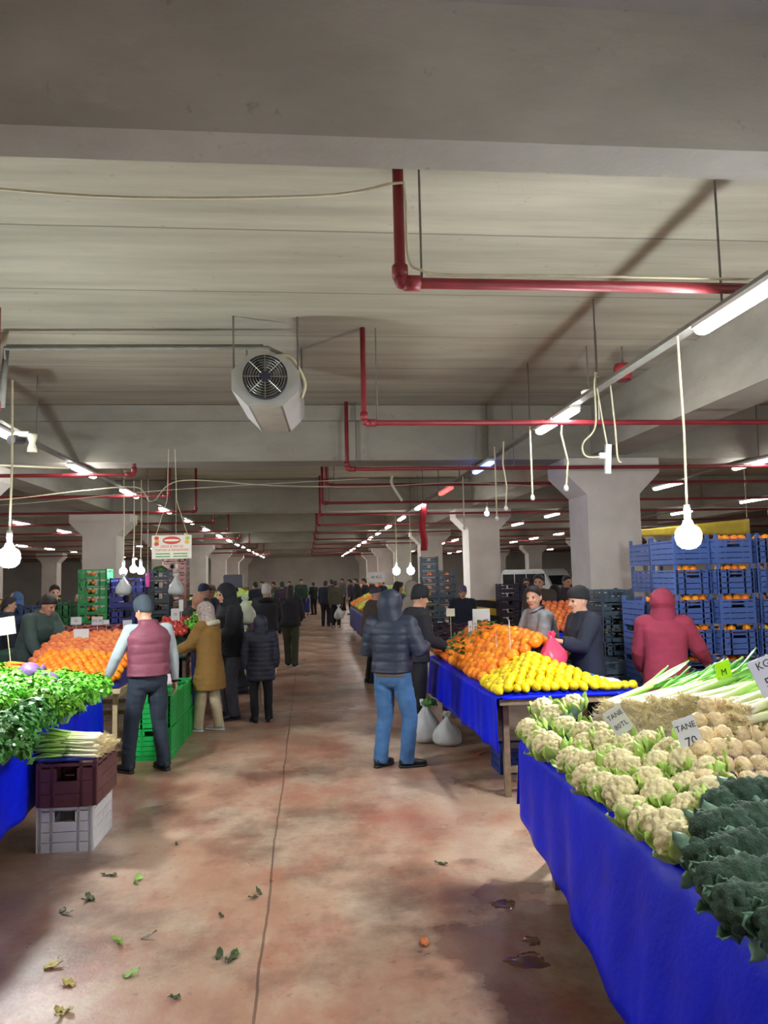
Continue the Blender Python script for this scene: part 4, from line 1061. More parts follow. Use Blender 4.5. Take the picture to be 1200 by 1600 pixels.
# ================================================================== third right stall: mixed fruit down the aisle
T3 = empty('market_table', (0, 0, 0), label='long far market table with mixed yellow and orange fruit on the right', cat='table')
trestle(T3, 1.5, 2.4, 16.6, 27.0, .83)
it3 = []
for p in mound(1.55, 2.3, 16.8, 26.8, .16, lambda x, y: .94 + .5 * (x - 1.55), .15):
    k = int((p[1] - 14.6) / 1.3 + (p[0] > 1.9) * 1) % 4
    nm, m, ct = (('far_orange', M_orange, 'orange'), ('far_melon', M_lemon, 'melon'), ('far_lettuce', M_cleaf, 'lettuce'), ('far_tangerine', M_pers, 'tangerine'))[k]
    lb = ('orange in the orange patch of the far fruit stall', 'yellow melon in the yellow patch of the far fruit stall', 'green lettuce in the green patch of the far fruit stall', 'deep orange tangerine in the far fruit stall')[k]
    fruit(nm, ME_O, m, p, lb, nm.replace('_', ' ') + ' patch of the third stall', ct, R.uniform(1.5, 1.8)); it3.append((p, .08))
bed(T3, 1.52, 2.38, 16.65, 26.95, .845, it3, M_tarpg, .12)
drape('tarp', M_tarpd, [(1.48, 16.6, .85), (1.48, 20, .85), (1.48, 27, .85)], [(1.45, 16.6, .2), (1.45, 20, .2), (1.45, 27, .2)], 'dark blue tarp along the far mixed fruit stall', .015, 8, 60)
price_tag(at(588, 902, 19), 0, [('40 KG', .1, 0)], .42, .26, 'white sign card standing over the far fruit stall', stick=.7)
# ================================================================== left stalls
L1 = empty('market_table', (0, 0, 0), label='wooden market table under the parsley and herbs at the left', cat='table')
trestle(L1, -3.9, -1.98, 4.5, 7.6, .78)
itl = []
def herb(protos, p, s, lab, group, cat):
    o = inst(protos); o.location = p; o.scale = (s,) * 3; euler(o, R.uniform(-.5, .2), R.uniform(-.1, .5), R.uniform(0, 6.28)); tag(o, lab, cat, group); itl.append((V(p), .1 * s)); return o
hn = {}
spots = []
for j, y in enumerate((4.9, 5.15, 5.4, 5.65, 5.9, 6.15, 6.4, 6.65, 6.9, 7.15, 7.4)):
    for i, x in enumerate((-2.02, -2.24, -2.46, -2.68, -2.9, -3.12)):
        if y > 7.0 and x < -2.35: continue
        z = .89 + .03 * i + (.06 if 6 < y < 7.0 else 0)
        if y < 5.8: z -= .04
        spots.append((x + R.uniform(-.04, .04) + (.1 if y > 6.2 and i == 0 else 0), y + R.uniform(-.04, .04), z, i, j))
for x, y, z, i, j in spots:
    bright = (y > 5.75 and i < 5) and not (i < 1 and y < 6.0)
    herb(PARS if bright else HERB, (x, y, z), R.uniform(.95, 1.2), ('bright green parsley bunch in the %s row from the near end, %s from the aisle' if bright else 'dark green herb bunch in the %s row from the near end, %s from the aisle') % (NUM[j], NUM[i]), 'parsley bunches' if bright else 'dark herb bunches', 'parsley' if bright else 'herbs')
for k, (x, y, z) in enumerate(((-1.85, 6.5, .93), (-1.82, 6.8, .92), (-1.9, 7.1, .9), (-1.95, 5.0, .78), (-1.93, 5.25, .8), (-1.9, 6.3, .86))):
    herb(PARS if y > 5.6 else HERB, (x, y, z), 1.05, ('parsley' if y > 5.6 else 'dark herb') + ' bunch spilling over the aisle edge, %s of the row' % NUM[k], 'bunches over the table edge', 'parsley' if y > 5.6 else 'herbs')
for i, (x, y, Y, s) in enumerate(((45, 1052, 6.95, 1.0), (38, 1072, 6.8, .85), (75, 1066, 6.85, .95), (88, 1068, 7.0, .8), (22, 1076, 6.9, .8))):
    p = at(x, y, Y); o = inst(CABB); o.location = p; o.scale = (s,) * 3; euler(o, R.uniform(-.5, .5), R.uniform(-.5, .5), R.uniform(0, 6)); itl.append((p, .1 * s))
    tag(o, ('purple red cabbage on top of the cabbage pile', 'purple red cabbage under the topmost one', 'purple red cabbage in front of the pile towards the aisle', 'small purple cabbage at the aisle end of the pile', 'purple cabbage nearest the carrots')[i], 'red cabbage')
for i in range(40):
    x = R.uniform(-22, 26); y = 1038 + (i % 10) * 4.6 + R.uniform(-2, 2); p = at(x, y, 7.05 + (1080 - y) * .008)
    o = inst(CARR); o.location = p; euler(o, R.uniform(-.3, .3), R.uniform(-.1, .3), R.uniform(-.5, .4)); o.scale = (1.15,) * 3
    tag(o, 'orange carrot in the carrot heap at the left edge', 'carrot', 'carrots left of the cabbages'); itl.append((p, .02))
bed(L1, -3.85, -1.97, 4.55, 7.58, .795, itl, M_tarpb)
price_tag(at(10, 978, 7.4), .1, [], .15, .16, 'blank cream card on a stick over the carrots', mat('cream_card', 'c9bfa6', .6), stick=.35, roll=-.12)
price_tag(at(22, 1062, 6.9), .3, [], .1, .07, 'pink card lying in the carrots', mat('pink_card', 'd85aa0', .5), stick=0, lean=-.6)
drape('tarp', M_tarpb, [(-1.96, 7.62, .79), (-1.96, 6.2, .79), (-1.96, 4.5, .79)], [(-1.93, 7.62, .4), (-1.94, 6.2, .3), (-1.95, 4.5, .2)], 'blue tarp hanging from the parsley table beside the crates', .012, 12, 60)
drape('tarp', M_tarpb, [(-3.9, 4.48, .79), (-3, 4.48, .79), (-1.97, 4.48, .79)], [(-3.9, 4.45, .22), (-3, 4.45, .2), (-1.97, 4.45, .2)], 'blue tarp over the near end of the parsley table', .01, 8, 40, .05, (0, 1, 0))
b = stack(crate_proto('stacking_crate', .38, .52, .31, C_WHITE, .97, 4, solid=.93), -1.69, 5.93, 0, 1, .31, 'white plastic crate on the floor below the brown one', None)
b = stack(crate_proto('stacking_crate', .41, .55, .3, C_BROWN, .97, 3, solid=.95), -1.68, 5.93, .311, 1, .3, 'brown plastic crate on top of the white one under the spring onions', None)
n = 0
for lay in range(5):
    for k in range(9 - lay):
        x = -1.46 - .012 * lay + R.uniform(-.03, .03); y = 5.66 + k * .05 + lay * .02
        o = inst(ONION, n); o.location = (x, y, .645 + lay * .024); euler(o, R.uniform(-.6, .6), R.uniform(-.04, .03), PI - .28 + R.uniform(-.12, .12)); o.scale = (1.15,) * 3; n += 1
        tag(o, 'spring onion with white root end to the aisle, on the brown crate', 'spring onion', 'spring onions on the brown crate')
MB().box((-1.68, 5.93, .622), (.4, .53, .012)).build('crate_cover', M_tarpd, None)
tag(bpy.data.objects['crate_cover'], 'dark blue cloth over the brown crate beneath the onions', 'cloth')

# orange stall where the man in the vest stands
L2 = empty('market_table', (0, 0, 0), label='pale wooden table of oranges and persimmons behind the man in the vest', cat='table')
trestle(L2, -4.3, -1.95, 8.35, 10.35, .74, M_lwood, .05)
MB().bar((-1.98, 8.4, .1), (-2.4, 8.4, .68), .05, .02).build('brace', M_lwood, L2)
itl = []
for p in mound(-2.85, -2.0, 8.42, 9.0, .088, lambda x, y: .82 + .3 * (y - 8.4) + .1 * min(1, (-1.95 - x) / .5)):
    fruit('stall_orange', ME_O, M_orange, p, 'bright orange in the front heap of the left orange stall', 'oranges in the front heap at the left', 'orange', R.uniform(.9, 1.05)); itl.append((p, .045))
for p in mound(-3.15, -2.02, 9.1, 10.2, .09, lambda x, y: .97 + .22 * (y - 9.1)):
    if p[0] > -3.15: fruit('persimmon', ME_O, M_pers, p, 'dull orange persimmon in the back heap of the left orange stall', 'persimmons in the back heap', 'persimmon', R.uniform(.92, 1.05)); itl.append((p, .046))
for i, p in enumerate(mound(-4.1, -3.5, 8.5, 9.3, .09, lambda x, y: .9 + .35 * (y - 8.5))):
    fruit('side_tangerine', ME_T, M_pers, p, 'tangerine in the small heap at the left edge by the man in green', 'tangerines by the man in green', 'tangerine', 1.1); itl.append((p, .045))
bed(L2, -4.28, -1.97, 8.37, 10.33, .755, itl, M_tarpd)
b = stack(crate_proto('fruit_crate', .5, .34, .14, cmat('crate_sea_green', '3f8f80'), .9, 2), -3.1, 8.62, .86, 1, .14, 'sea green crate of oranges in front of the man in green', None)
for i in range(5): fruit('crated_orange', ME_O, M_orange, (-3.28 + .09 * i, 8.56 + .02 * (i % 2), .86 + .1), 'orange in the sea green crate, %s from the edge of the picture' % NUM[i], 'oranges in the sea green crate', 'orange', .95)
o = MB().grid(lambda u, w: V((-2.6 + .42 * u, 9.02 + .03 * w + .03 * math.sin(3 * u), .94 + .11 * w - .03 * math.sin(PI * u))), 10, 4).build('divider', M_tarpd, None, smooth=True, solid=.02); tag(o, 'dark blue divider strip between oranges and persimmons', 'divider')
price_tag(at(127, 991, 9.9), 0, [], .18, .13, 'blank white card standing behind the persimmons', stick=.12)
P_GR = crate_proto('green_crate', .41, .375, .33, C_BGREEN, .97, 6, solid=.88)
for k in range(4):
    for j, o in enumerate(stack(P_GR, -1.63, 8.52 + .385 * k, 0, 2, .331, 'bright green crate at the end of the orange table, %s crate up, ' + ['front', 'second', 'third', 'back'][k] + ' pair', 'bright green crates by the aisle')): pass
bag('plastic_bag', .26, .22, .2, mat('pinkish_film', 'd8c6cc', .35, .1, 8, .4, 18), 'crumpled pinkish white bag on the bright green crates', (-1.62, 9.1, .665), .5, 9)
# peppers and tomatoes behind
L3 = empty('market_table', (0, 0, 0), label='table with red peppers and tomatoes beyond the persimmons', cat='table')
trestle(L3, -4.4, -1.62, 10.85, 12.25, .9, M_wood, .04)
itl = []
ME_PE = (lambda b: (b.tube([(0, 0, 0), (.04, 0, .0), (.1, .01, .0), (.15, .015, 0)], [.012, .02, .016, .004], 8, round_ends=True), b.mesh('pepper'))[1])(MB()); ME_PE.polygons.foreach_set('use_smooth', [True] * len(ME_PE.polygons))
for p in mound(-3.5, -2.66, 10.95, 11.5, .07, lambda x, y: 1.05 + .3 * (y - 10.9)):
    fruit('red_pepper', ME_PE, M_pep, p, 'dark red pepper in the heap beyond the persimmons', 'peppers beyond the persimmons', 'pepper', 1.1, (R.uniform(0, 6), R.uniform(-.2, .2), R.uniform(0, 6))); itl.append((p, .025))
for p in mound(-2.5, -2.2, 10.95, 11.4, .075, lambda x, y: 1.0 + .35 * (y - 10.9)):
    fruit('small_tomato', ME_T, M_pep, p, 'dark red tomato in the small heap left of the vest', 'dark tomatoes left of the vest', 'tomato', .95); itl.append((p, .037))
for p in mound(-2.05, -1.68, 10.92, 11.5, .08, lambda x, y: 1.08 + .35 * (y - 10.8)):
    fruit('tomato', ME_T, M_tom, p, 'red tomato in the heap between the vest and the mustard coat', 'tomatoes by the mustard coat', 'tomato', 1.0); itl.append((p, .04))
bed(L3, -4.38, -1.64, 10.87, 12.23, .915, itl, M_tarpg)
drape('tarp', M_tarpd, [(-1.6, 12.3, .92), (-1.6, 11.4, .92), (-1.6, 10.83, .92)], [(-1.57, 12.3, .15), (-1.57, 11.4, .15), (-1.57, 10.83, .15)], 'dark blue tarp on the aisle side of the tomato table', .012, 8, 40)
drape('tarp', M_tarpg, [(-4.3, 10.85, .93), (-3, 10.85, .93), (-1.64, 10.85, .93)], [(-4.3, 10.82, .8), (-3, 10.82, .8), (-1.64, 10.82, .8)], 'grey green edge strip in front of the pepper table', .003, 5, 30, .05, (0, 1, 0))
for i, (x, y, w, tx) in enumerate(((119, 970, .14, '25'), (152, 970, .15, 'KG 30'), (166, 972, .08, ''), (199, 974, .12, ''), (274, 960, .12, '30'), (283, 946, .06, ''))):
    price_tag(at(x, y, 11.0), R.uniform(-.15, .15), [(tx, .05, 0)] if tx else [], w, w * .75 if i < 4 else .16, 'white price card with red writing over the peppers' if i == 0 else ['', 'white red-lettered card in the middle of the peppers', 'small pale card at the end of the peppers', 'white card over the dark tomatoes left of the vest', 'white card over the tomatoes right of the vest', 'tall narrow pale card above the tomatoes'][i], ink=M_redink, stick=.16)
for i in range(3):
    p = V((-1.62 + .03 * i, 11.2 + .25 * i, 1.2 + .06 * i)); o = inst(PARS); o.location = p; o.scale = (.9,) * 3; tag(o, 'lettuce green bunch beside the tomatoes and the headscarf, %s one' % NUM[i], 'greens', 'greens beside the tomatoes')
# stacks of crates behind the left stalls
L4 = empty('market_table', (0, 0, 0), label='low table carrying crate stacks behind the pepper stall', cat='table')
trestle(L4, -4.4, -2.0, 12.6, 13.4, .95, M_wood, .04)
P_G2 = crate_proto('flat_green_crate', .45, .4, .138, C_GREEN, .97, 1)
for k, o in enumerate(stack(P_G2, -3.43, 13.0, .95, 8, .14, 'flat green crate, %s up in the tall green stack by the left pillar', 'flat green crates')):
    for a in range(3): fruit('packed_orange', ME_T, M_pers, (-3.52 + .09 * a, 12.86, .95 + k * .14 + .062), 'small fruit in the %s flat green crate up' % NUM[k], 'fruit in flat green crate %s' % NUM[k], 'fruit', .9)
P_NV = crate_proto('navy_crate', .56, .4, .24, C_NAVY, .97, 2)
stack(P_NV, -2.9, 13.05, .95, 4, .243, 'navy crate, %s up in the stack beside the green crates', 'navy crates')
P_TL = crate_proto('black_green_crate', .33, .4, .18, C_TEAL, .95, 2)
stack(P_TL, -2.4, 13.0, .95, 6, .183, 'black-green crate, %s up in the stack under the banner', 'black-green crates')
o = inst(HERB); o.location = (-2.4, 12.95, 2.04); o.scale = (.8, .6, .35); tag(o, 'limp greens on top of the black-green crates', 'herbs')
P_RB = crate_proto('red_brown_crate', .42, .4, .2, C_RED, .9, 2)
stack(P_RB, -2.35, 14.2, 0, 13, .2, 'red-brown crate, %s up in the tall stack behind the banner', 'red-brown crates')
stack(crate_proto('deep_green_crate', .45, .4, .2, cmat('crate_forest', '2c6a3c'), .95, 2), -4.0, 13.0, .95, 3, .2, 'forest green crate, %s up left of the tall green stack', 'forest green crates')
stack(crate_proto('lilac_crate', .5, .4, .25, cmat('crate_bluegrey', '3c4a70'), .95, 2), -4.75, 13.4, 0, 6, .25, 'blue-grey crate, %s up in the stack by the left pillar', 'blue-grey crates')
for i, (x, y, Y) in enumerate(((193, 930, 12.6), (275, 930, 12.4))):
    p = at(x, y, Y); bag('hanging_bag', .24, .2, .33, M_bagw, ('white carrier bag hanging before the navy crates', 'white carrier bag hanging before the black-green crates')[i], p, .2, 11 + i)
    MB().tube([(0, 0, .3), (0, 0, 3.5 - p.z)], .004, 5).build('string', M_cable, bpy.data.objects['hanging_bag' + ('' if i == 0 else '.001')])
r = empty('bag_roll', at(231, 907, 12.7), label='pink roll of bags hanging beside the navy crates', cat='bag roll'); MB().lathe([(.03, -.1), (.035, 0), (.03, .12)], 10).build('roll', mat('hot_pink', 'e65ab0', .5), r); MB().tube([(0, 0, .1), (0, 0, 3.5 - r.location.z)], .004, 5).build('string', M_cable, r)
# further left stalls, one after another down the aisle
for i, (y0, y1, lab) in enumerate(((15.9, 17.4, 'table of bagged greens beyond the boy in navy'), (18.2, 24.5, 'far left table of pale cabbages'), (25.5, 36, 'furthest left table with green crates'))):
    tb = empty('market_table', (-.62 if i == 2 else 0, 0, 0), label=lab, cat='table'); trestle(tb, -3.1, -1.45, y0, y1, .83); dx = -.62 if i == 2 else 0
    its = []
    for p in mound(-2.7, -1.5, y0 + .2, y1 - .2, .24 + .08 * i, lambda x, y: .95 + .3 * (-1.45 - x)):
        fruit(('green_cabbage', 'pale_cabbage', 'white_cabbage')[i], ME_O, M_cleaf if i else M_leaf, (p[0] + dx, p[1], p[2]), ('green cabbage on the table beyond the boy', 'pale cabbage on the far left table', 'pale cabbage on the furthest left table')[i], ('green cabbages', 'pale cabbages', 'furthest cabbages')[i], 'cabbage', R.uniform(2, 2.3) * (1, 1.4, 1.7)[i]); its.append((p, (.1, .15, .18)[i]))
    bed(tb, -3.08, -1.47, y0, y1, .845, its, M_tarpg, .12)
    drape('tarp', M_tarpd, [(-1.44 + dx, y1, .85), (-1.44 + dx, (y0 + y1) / 2, .85), (-1.44 + dx, y0, .85)], [(-1.42 + dx, y1, .2), (-1.42 + dx, (y0 + y1) / 2, .2), (-1.42 + dx, y0, .2)], 'dark blue tarp along the ' + lab, .012, 6, 40)
for i, (x, y, z, m, s) in enumerate(((386, 985, 10.9, M_bagw, 1.15), (388, 1022, 10.8, M_bagw, 1.0))): pass
# far right stalls behind everything
for i, (y0, y1, lab) in enumerate(((29, 38, 'far right table beyond the third stall'), (40, 52, 'furthest right table near the end wall'))):
    tb = empty('market_table', (0, 0, 0), label=lab, cat='table'); trestle(tb, 3.0, 4.0, y0, y1, .83)
    drape('tarp', M_tarpd, [(2.98, y0, .85), (2.98, (y0 + y1) / 2, .85), (2.98, y1, .85)], [(2.95, y0, .2), (2.95, (y0 + y1) / 2, .2), (2.95, y1, .2)], 'dark blue tarp along the ' + lab, .012, 6, 40)
    its = []
    for p in mound(3.1, 3.9, y0 + .2, y1 - .2, .3, lambda x, y: .99 + .4 * (x - 3.05)): fruit('far_fruit', ME_O, (M_cleaf, M_tang)[i], p, ('green heads on the far right table', 'orange heap on the furthest right table')[i], ('far green heads', 'far orange heap')[i], ('lettuce', 'orange')[i], 3.0); its.append((p, .14))
    bed(tb, 3.0, 3.98, y0, y1, .845, its, M_tarpg, .15)
tb = empty('market_table', (0, 0, 0), label='green-fronted stall across the far end of the aisle', cat='table'); trestle(tb, -1.6, .1, 37.5, 38.5, .83); its = []
for p in mound(-1.55, .05, 37.6, 38.4, .3, lambda x, y: 1.0 + .4 * (y - 37.5)): fruit('leafy_head', ME_O, M_leaf, p, 'green leafy head on the stall across the far end', 'leafy heads at the far end', 'lettuce', 3.0); its.append((p, .14))
bed(tb, -1.58, .08, 37.5, 38.5, .845, its, M_tarpg, .1)
drape('tarp', M_tarpd, [(-1.6, 37.48, .86), (-.7, 37.48, .86), (.1, 37.48, .86)], [(-1.6, 37.46, .2), (-.7, 37.46, .2), (.1, 37.46, .2)], 'blue tarp on the stall across the far end', .01, 6, 20, .05, (0, 1, 0))
# white minibus parked at the far right
r = empty('minibus', (12.6, 41.0, 0), math.radians(-64), label='white minibus parked far away between the pillars on the right', cat='van')
Mv = mat('van_white', 'c9cdd0', .35, .05, 2); Mgl = mat('van_glass', '1c2228', .15, .1, 2); Mty = mat('van_tyre', '17181a', .8)
b = MB(); prof = [(-2.3, .35), (-2.3, 1.0), (-2.15, 1.9), (-1.95, 2.05), (1.0, 2.05), (1.25, 1.95), (1.75, 1.15), (2.3, .95), (2.35, .35)]
n = len(prof)
for sx_ in (-1,): b.add([(x, y, z) for y in (-.85, .85) for x, z in prof], [tuple(range(n)), tuple(range(2 * n - 1, n - 1, -1))] + [(i, n + i, n + (i + 1) % n, (i + 1) % n) for i in range(n)])
b.build('body', Mv, r, bevel=.04)
for y in (-.865, .865):
    for x0, x1 in ((-2.0, -1.1), (-1.0, -.15), (-.05, .7), (.8, 1.3)): MB().box(((x0 + x1) / 2, y, 1.5), (x1 - x0, .03, .6)).build('side_window', Mgl, r)
for sgn, x, w in ((1, 1.5, .0), (-1, -2.24, 0)):
    MB().add([(x - .2 * 1 if sgn > 0 else -2.17, -.7, 1.85), (1.76 if sgn > 0 else -2.31, -.7, 1.2), (1.76 if sgn > 0 else -2.31, .7, 1.2), (x - .2 if sgn > 0 else -2.17, .7, 1.85)], [(0, 1, 2, 3)]).build('windscreen' if sgn > 0 else 'rear_window', Mgl, r, solid=.03)
for x in (-1.4, 1.5):
    for y in (-.8, .8): MB().lathe([(.1, -.1), (.3, -.1), (.34, -.06), (.34, .06), (.3, .1), (.1, .1)], 18, (x, y, .34), Matrix.Rotation(PI / 2, 3, 'X')).build('wheel', Mty, r, smooth=False)
# litter trodden on the floor
def scrap(k, col):
    b = MB(); rg = random.Random(k)
    for q in range(rg.choice((1, 2, 3))):
        a = rg.uniform(0, 6.28); leaf_blade(b, (rg.uniform(-.015, .015), rg.uniform(-.015, .015), .004), (math.cos(a), math.sin(a), .05), (0, 0, 1), rg.uniform(.04, .09), rg.uniform(.02, .045), rg.uniform(.1, .7), .2, 5, rg, .15)
    return b.build('leaf_scrap', mat(col[0], col[1], .55, .25, 30), None, smooth=True, solid=.0015)
GC = [('scrap_green', '7fae3a'), ('scrap_dark', '3c4a26'), ('scrap_yellow', 'b3a45a'), ('scrap_orange', 'd0743a')]
LS = [(190, 1472, 0, 'bright green leaf scrap on the floor left of the seam'), (373, 1487, 0, 'yellow-green leaf scrap close to the floor seam'), (195, 1527, 0, 'torn green leaf scraps lowest at the left'), (285, 1560, 1, 'dark green leaf scrap lowest of all near the seam'), (275, 1322, 1, 'small dark leaf scrap level with the white crate'), (215, 1378, 0, 'long pale green leaf scrap below the white crate'), (143, 1405, 1, 'dim green leaf scrap in the shade under the parsley table'), (98, 1427, 1, 'small leaf scrap deepest in the shade at the left'), (350, 1433, 1, 'tiny green speck of leaf left of the seam'), (405, 1400, 1, 'dark leaf lying on the seam'), (70, 1513, 2, 'yellowish leaf scrap near the left edge'), (170, 1368, 1, 'dark leaf scrap under the crates'), (665, 1478, 3, 'orange peel scrap alone right of the seam'), (940, 1390, 1, 'dark leaf dropped under the blue tarp'), (895, 1350, 2, 'pale scrap beside the tarp hem'), (218, 1466, 1, 'small dark leaf beside the bright green scrap'), (365, 1502, 1, 'dark speck below the yellow-green scrap'), (100, 1582, 2, 'pale paper-like scrap at the bottom left'), (745, 1180, 3, 'orange peel under the orange table'), (813, 1220, 2, 'yellow scrap under the lemon table'), (600, 1140, 1, 'dark scrap by the man in jeans'), (118, 1540, 2, 'whitish scrap near the lower left corner'), (340, 1500, 1, 'tiny dark scrap left of the yellow-green one'), (690, 1350, 1, 'dark scrap in mid aisle')]
for k, (x, y, c, l) in enumerate(LS):
    o = scrap(k, GC[c]); p = on_z(x, y, .0); o.location = (p.x, p.y, .001); tag(o, l, 'leaf')

M_wet = mat('puddle_water', '5e4234', .07, .15, 9)
for k, (x, y, w, h, l) in enumerate(((828, 1500, .11, .075, 'shiny puddle of water on the floor before the blue stall, largest'), (786, 1413, .075, .06, 'small shiny puddle in front of the blue tarp, farther one'), (832, 1470, .05, .05, 'small shiny wet patch just beyond the largest puddle'), (905, 1378, .06, .05, 'thin wet streak close to the blue tarp hem'))):
    p = on_z(x, y, 0); n = 26
    ring = lambda q, z: [(p.x + math.cos(2 * PI * i / n) * w * q * (1 + .7 * noise.noise(V((math.cos(2 * PI * i / n) * 1.6, math.sin(2 * PI * i / n) * 1.6, k * 3)))), p.y + math.sin(2 * PI * i / n) * h * q * (1 + .7 * noise.noise(V((math.sin(2 * PI * i / n) * 2, k * 5, math.cos(2 * PI * i / n) * 2)))), z) for i in range(n)]
    b = MB(); b.add(ring(1, .0008) + ring(.9, .0025) + ring(.4, .003), [tuple(range(2 * n, 3 * n))] + [(r_ * n + i, r_ * n + (i + 1) % n, (r_ + 1) * n + (i + 1) % n, (r_ + 1) * n + i) for r_ in (0, 1) for i in range(n)])
    tag(b.build('puddle', M_wet, None, smooth=True), l, 'puddle')
# ================================================================== people
def skin(n, c): return mat(n, c, .55, .06, 20, .08, 90)
SK1 = skin('skin_light', 'c99a80'); SK2 = skin('skin_tan', 'b5836a')
M_eye = mat('eye_dark', '2a211d', .3); M_lip = mat('lip', '9b5a50', .5)
def cloth(n, c, rough=.8, var=.1): return mat('cloth_' + n, c, rough, var, 9, .3, 120)
HAIR = mat('hair_black', '1d1916', .5, .3, 60, .5, 200); GREYH = mat('hair_grey', '8b8680', .6, .2, 60)
def rx(a): return Matrix.Rotation(a, 3, 'X')
def ryy(a): return Matrix.Rotation(a, 3, 'Y')
def rzz(a): return Matrix.Rotation(a, 3, 'Z')
class Fig:
    """one standing figure, facing +Y, right hand at +X. arms: (upper direction, fore direction) per side; feet: (x, y, yaw)"""
    def __init__(s, name, loc, face, h, lean=0, side=0, arms=None, feet=None, head=(0, 0), vox=.009, fem=False, skin_m=SK1, label='', cat='person', bulk=1.0, fingers=True, curl=.5, turn=0):
        s.k = h / 1.735; s.vox = vox; s.skin = skin_m; s.head = head; s.bulk = bulk; s.fem = fem
        s.r = empty('person', loc, math.radians(face), label=label, cat='person')
        s.R1 = rzz(math.radians(turn)) @ ryy(math.radians(side)) @ rx(-math.radians(lean)); s.Rh = rzz(math.radians(turn / 2)) @ ryy(math.radians(side / 2)) @ rx(-math.radians(lean / 2)); s.piv = V((0, 0, .95))
        s.Rhead = s.R1 @ rx(math.radians(lean * .6)) @ rzz(math.radians(head[1])) @ rx(-math.radians(head[0]))
        s.neck = s.U(V((0, 0, 1.47))); s.fingers = fingers; s.curl = curl
        s.arms = arms or {}; s.J = {}
        for sd, sx in (('L', -1), ('R', 1)):
            up_, fo = s.arms.get(sd, ((.12 * sx, .02, -1), (.02 * sx, .18, -1)))
            sh = s.U(V((sx * (.17 if fem else .185), 0, 1.405))); u = s.R1 @ V(up_).normalized() if False else V(up_).normalized(); f = V(fo).normalized()
            el = sh + u * .285; wr = el + f * .25
            s.J[sd] = (sh, el, wr, f)
        feet = feet or ((-.1, 0, 6), (.1, .02, -6))
        s.L = []
        for (fx, fy, yw), sx in zip(feet, (-1, 1)):
            hip = V((sx * .092, 0, .9)); fz = .085
            ank = V((fx, fy - .02, fz)); d = ank - hip; dist = d.length; a, b_ = .415, .41
            if dist > a + b_ - .004: hip2 = hip
            t = max(0, (a * a - b_ * b_ + dist * dist) / (2 * dist)); hh = math.sqrt(max(.0002, a * a - t * t)) if dist < a + b_ else .01
            fw = V((math.sin(-math.radians(yw)), math.cos(math.radians(yw)), 0)); pf = (fw - d.normalized() * fw.dot(d.normalized())).normalized()
            kn = hip + d.normalized() * t + pf * hh
            s.L.append((hip, kn, ank, fw))
        s.body()
    def U(s, p): return s.piv + s.R1 @ (V(p) - s.piv)
    def H(s, p):
        "head space: origin at the base of the skull column, upright figure coordinates"
        return s.neck + s.Rhead @ (V(p) - V((0, 0, 1.47)))
    def S(s, mb): mb.v = [(x * s.k, y * s.k, z * s.k) for x, y, z in mb.v]; return mb
    def torso(s, b, secs, m=0, n=20, pw=.9):
        out = []
        for z, a, c, y in secs:
            if z < .9: M = Matrix.Identity(3); p = V((0, y, z))
            elif z < 1.08: M = Matrix.Identity(3).lerp(s.Rh, (z - .9) / .18); p = s.piv + M @ (V((0, y, z)) - s.piv)
            else:
                q = min(1, (z - 1.08) / .14); M = s.Rh.lerp(s.R1, q); p = s.piv + M @ (V((0, y, z)) - s.piv)
            out.append((p, M @ V((1, 0, 0)), M @ V((0, 1, 0)), a + m, c + m))
        b.loft(out, n, True, pw)
    def headsecs(s, b, secs, n=18, tilt=0, pw=1):
        b.loft([(s.H((0, y, z)), s.Rhead @ V((1, 0, 0)), s.Rhead @ V((0, 1, tilt)), a, c) for z, a, c, y in secs], n, True, pw)
    def body(s):
        b = MB(); f = .94 if s.fem else 1
        s.torso(b, [(.815, .09, .06, 0), (.85, .15, .1, 0), (.92, .168, .112, -.005), (1.0, .152 * f, .1, 0), (1.1, .142 * f, .095, .005), (1.22, .155 * f, .108, .01), (1.33, .168 * f, .112, .005), (1.4, .15 * f, .09, 0), (1.44, .1, .072, 0), (1.465, .062, .06, 0), (1.5, .055, .056, .01)])
        s.headsecs(b, [(1.46, .055, .056, .0), (1.5, .053, .058, .012), (1.55, .052, .06, .02)])
        s.headsecs(b, [(1.497, .018, .02, .085), (1.507, .036, .04, .07), (1.53, .052, .066, .046), (1.56, .063, .083, .03), (1.6, .071, .093, .02), (1.64, .075, .098, .014), (1.68, .073, .096, .008), (1.71, .06, .08, .004), (1.728, .036, .05, .002), (1.735, .012, .015, 0)], 22)
        b.tube([s.H((0, .108, 1.632)), s.H((0, .122, 1.605)), s.H((0, .128, 1.59))], [.008, .012, .015], 8, round_ends=True)
        b.tube([s.H((-.035, .102, 1.645)), s.H((.035, .102, 1.645))], .009, 8, round_ends=True)
        b.tube([s.H((-.018, .108, 1.553)), s.H((.018, .108, 1.553))], .009, 8, round_ends=True)
        b.ball(s.H((0, .094, 1.517)), .018, 8, 6)
        for sx in (-1, 1): b.ball(s.H((.077 * sx, .008, 1.605)), (.011, .02, .033), 8, 6, s.Rhead); b.ball(s.H((.036 * sx, .09, 1.585)), .022, 8, 6)
        for sd, sx in (('L', -1), ('R', 1)):
            sh, el, wr, fd = s.J[sd]
            c0 = s.U(V((sx * .09, 0, 1.4)))
            b.tube([c0, sh], [.062, .055], 12, round_ends=True)
            b.tube([sh, sh.lerp(el, .4), el, el.lerp(wr, .3), wr], [.054, .05, .04, .041, .027], 12, round_ends=True)
            nrm = V((-sx, 0, 0)); nrm = nrm - fd * nrm.dot(fd)
            if nrm.length < .35 or fd.y > .8 or abs(fd.x) > .8: nrm = V((-.35 * sx, 0, -1)); nrm = nrm - fd * nrm.dot(fd)
            nrm.normalize(); w = fd.cross(nrm).normalized()
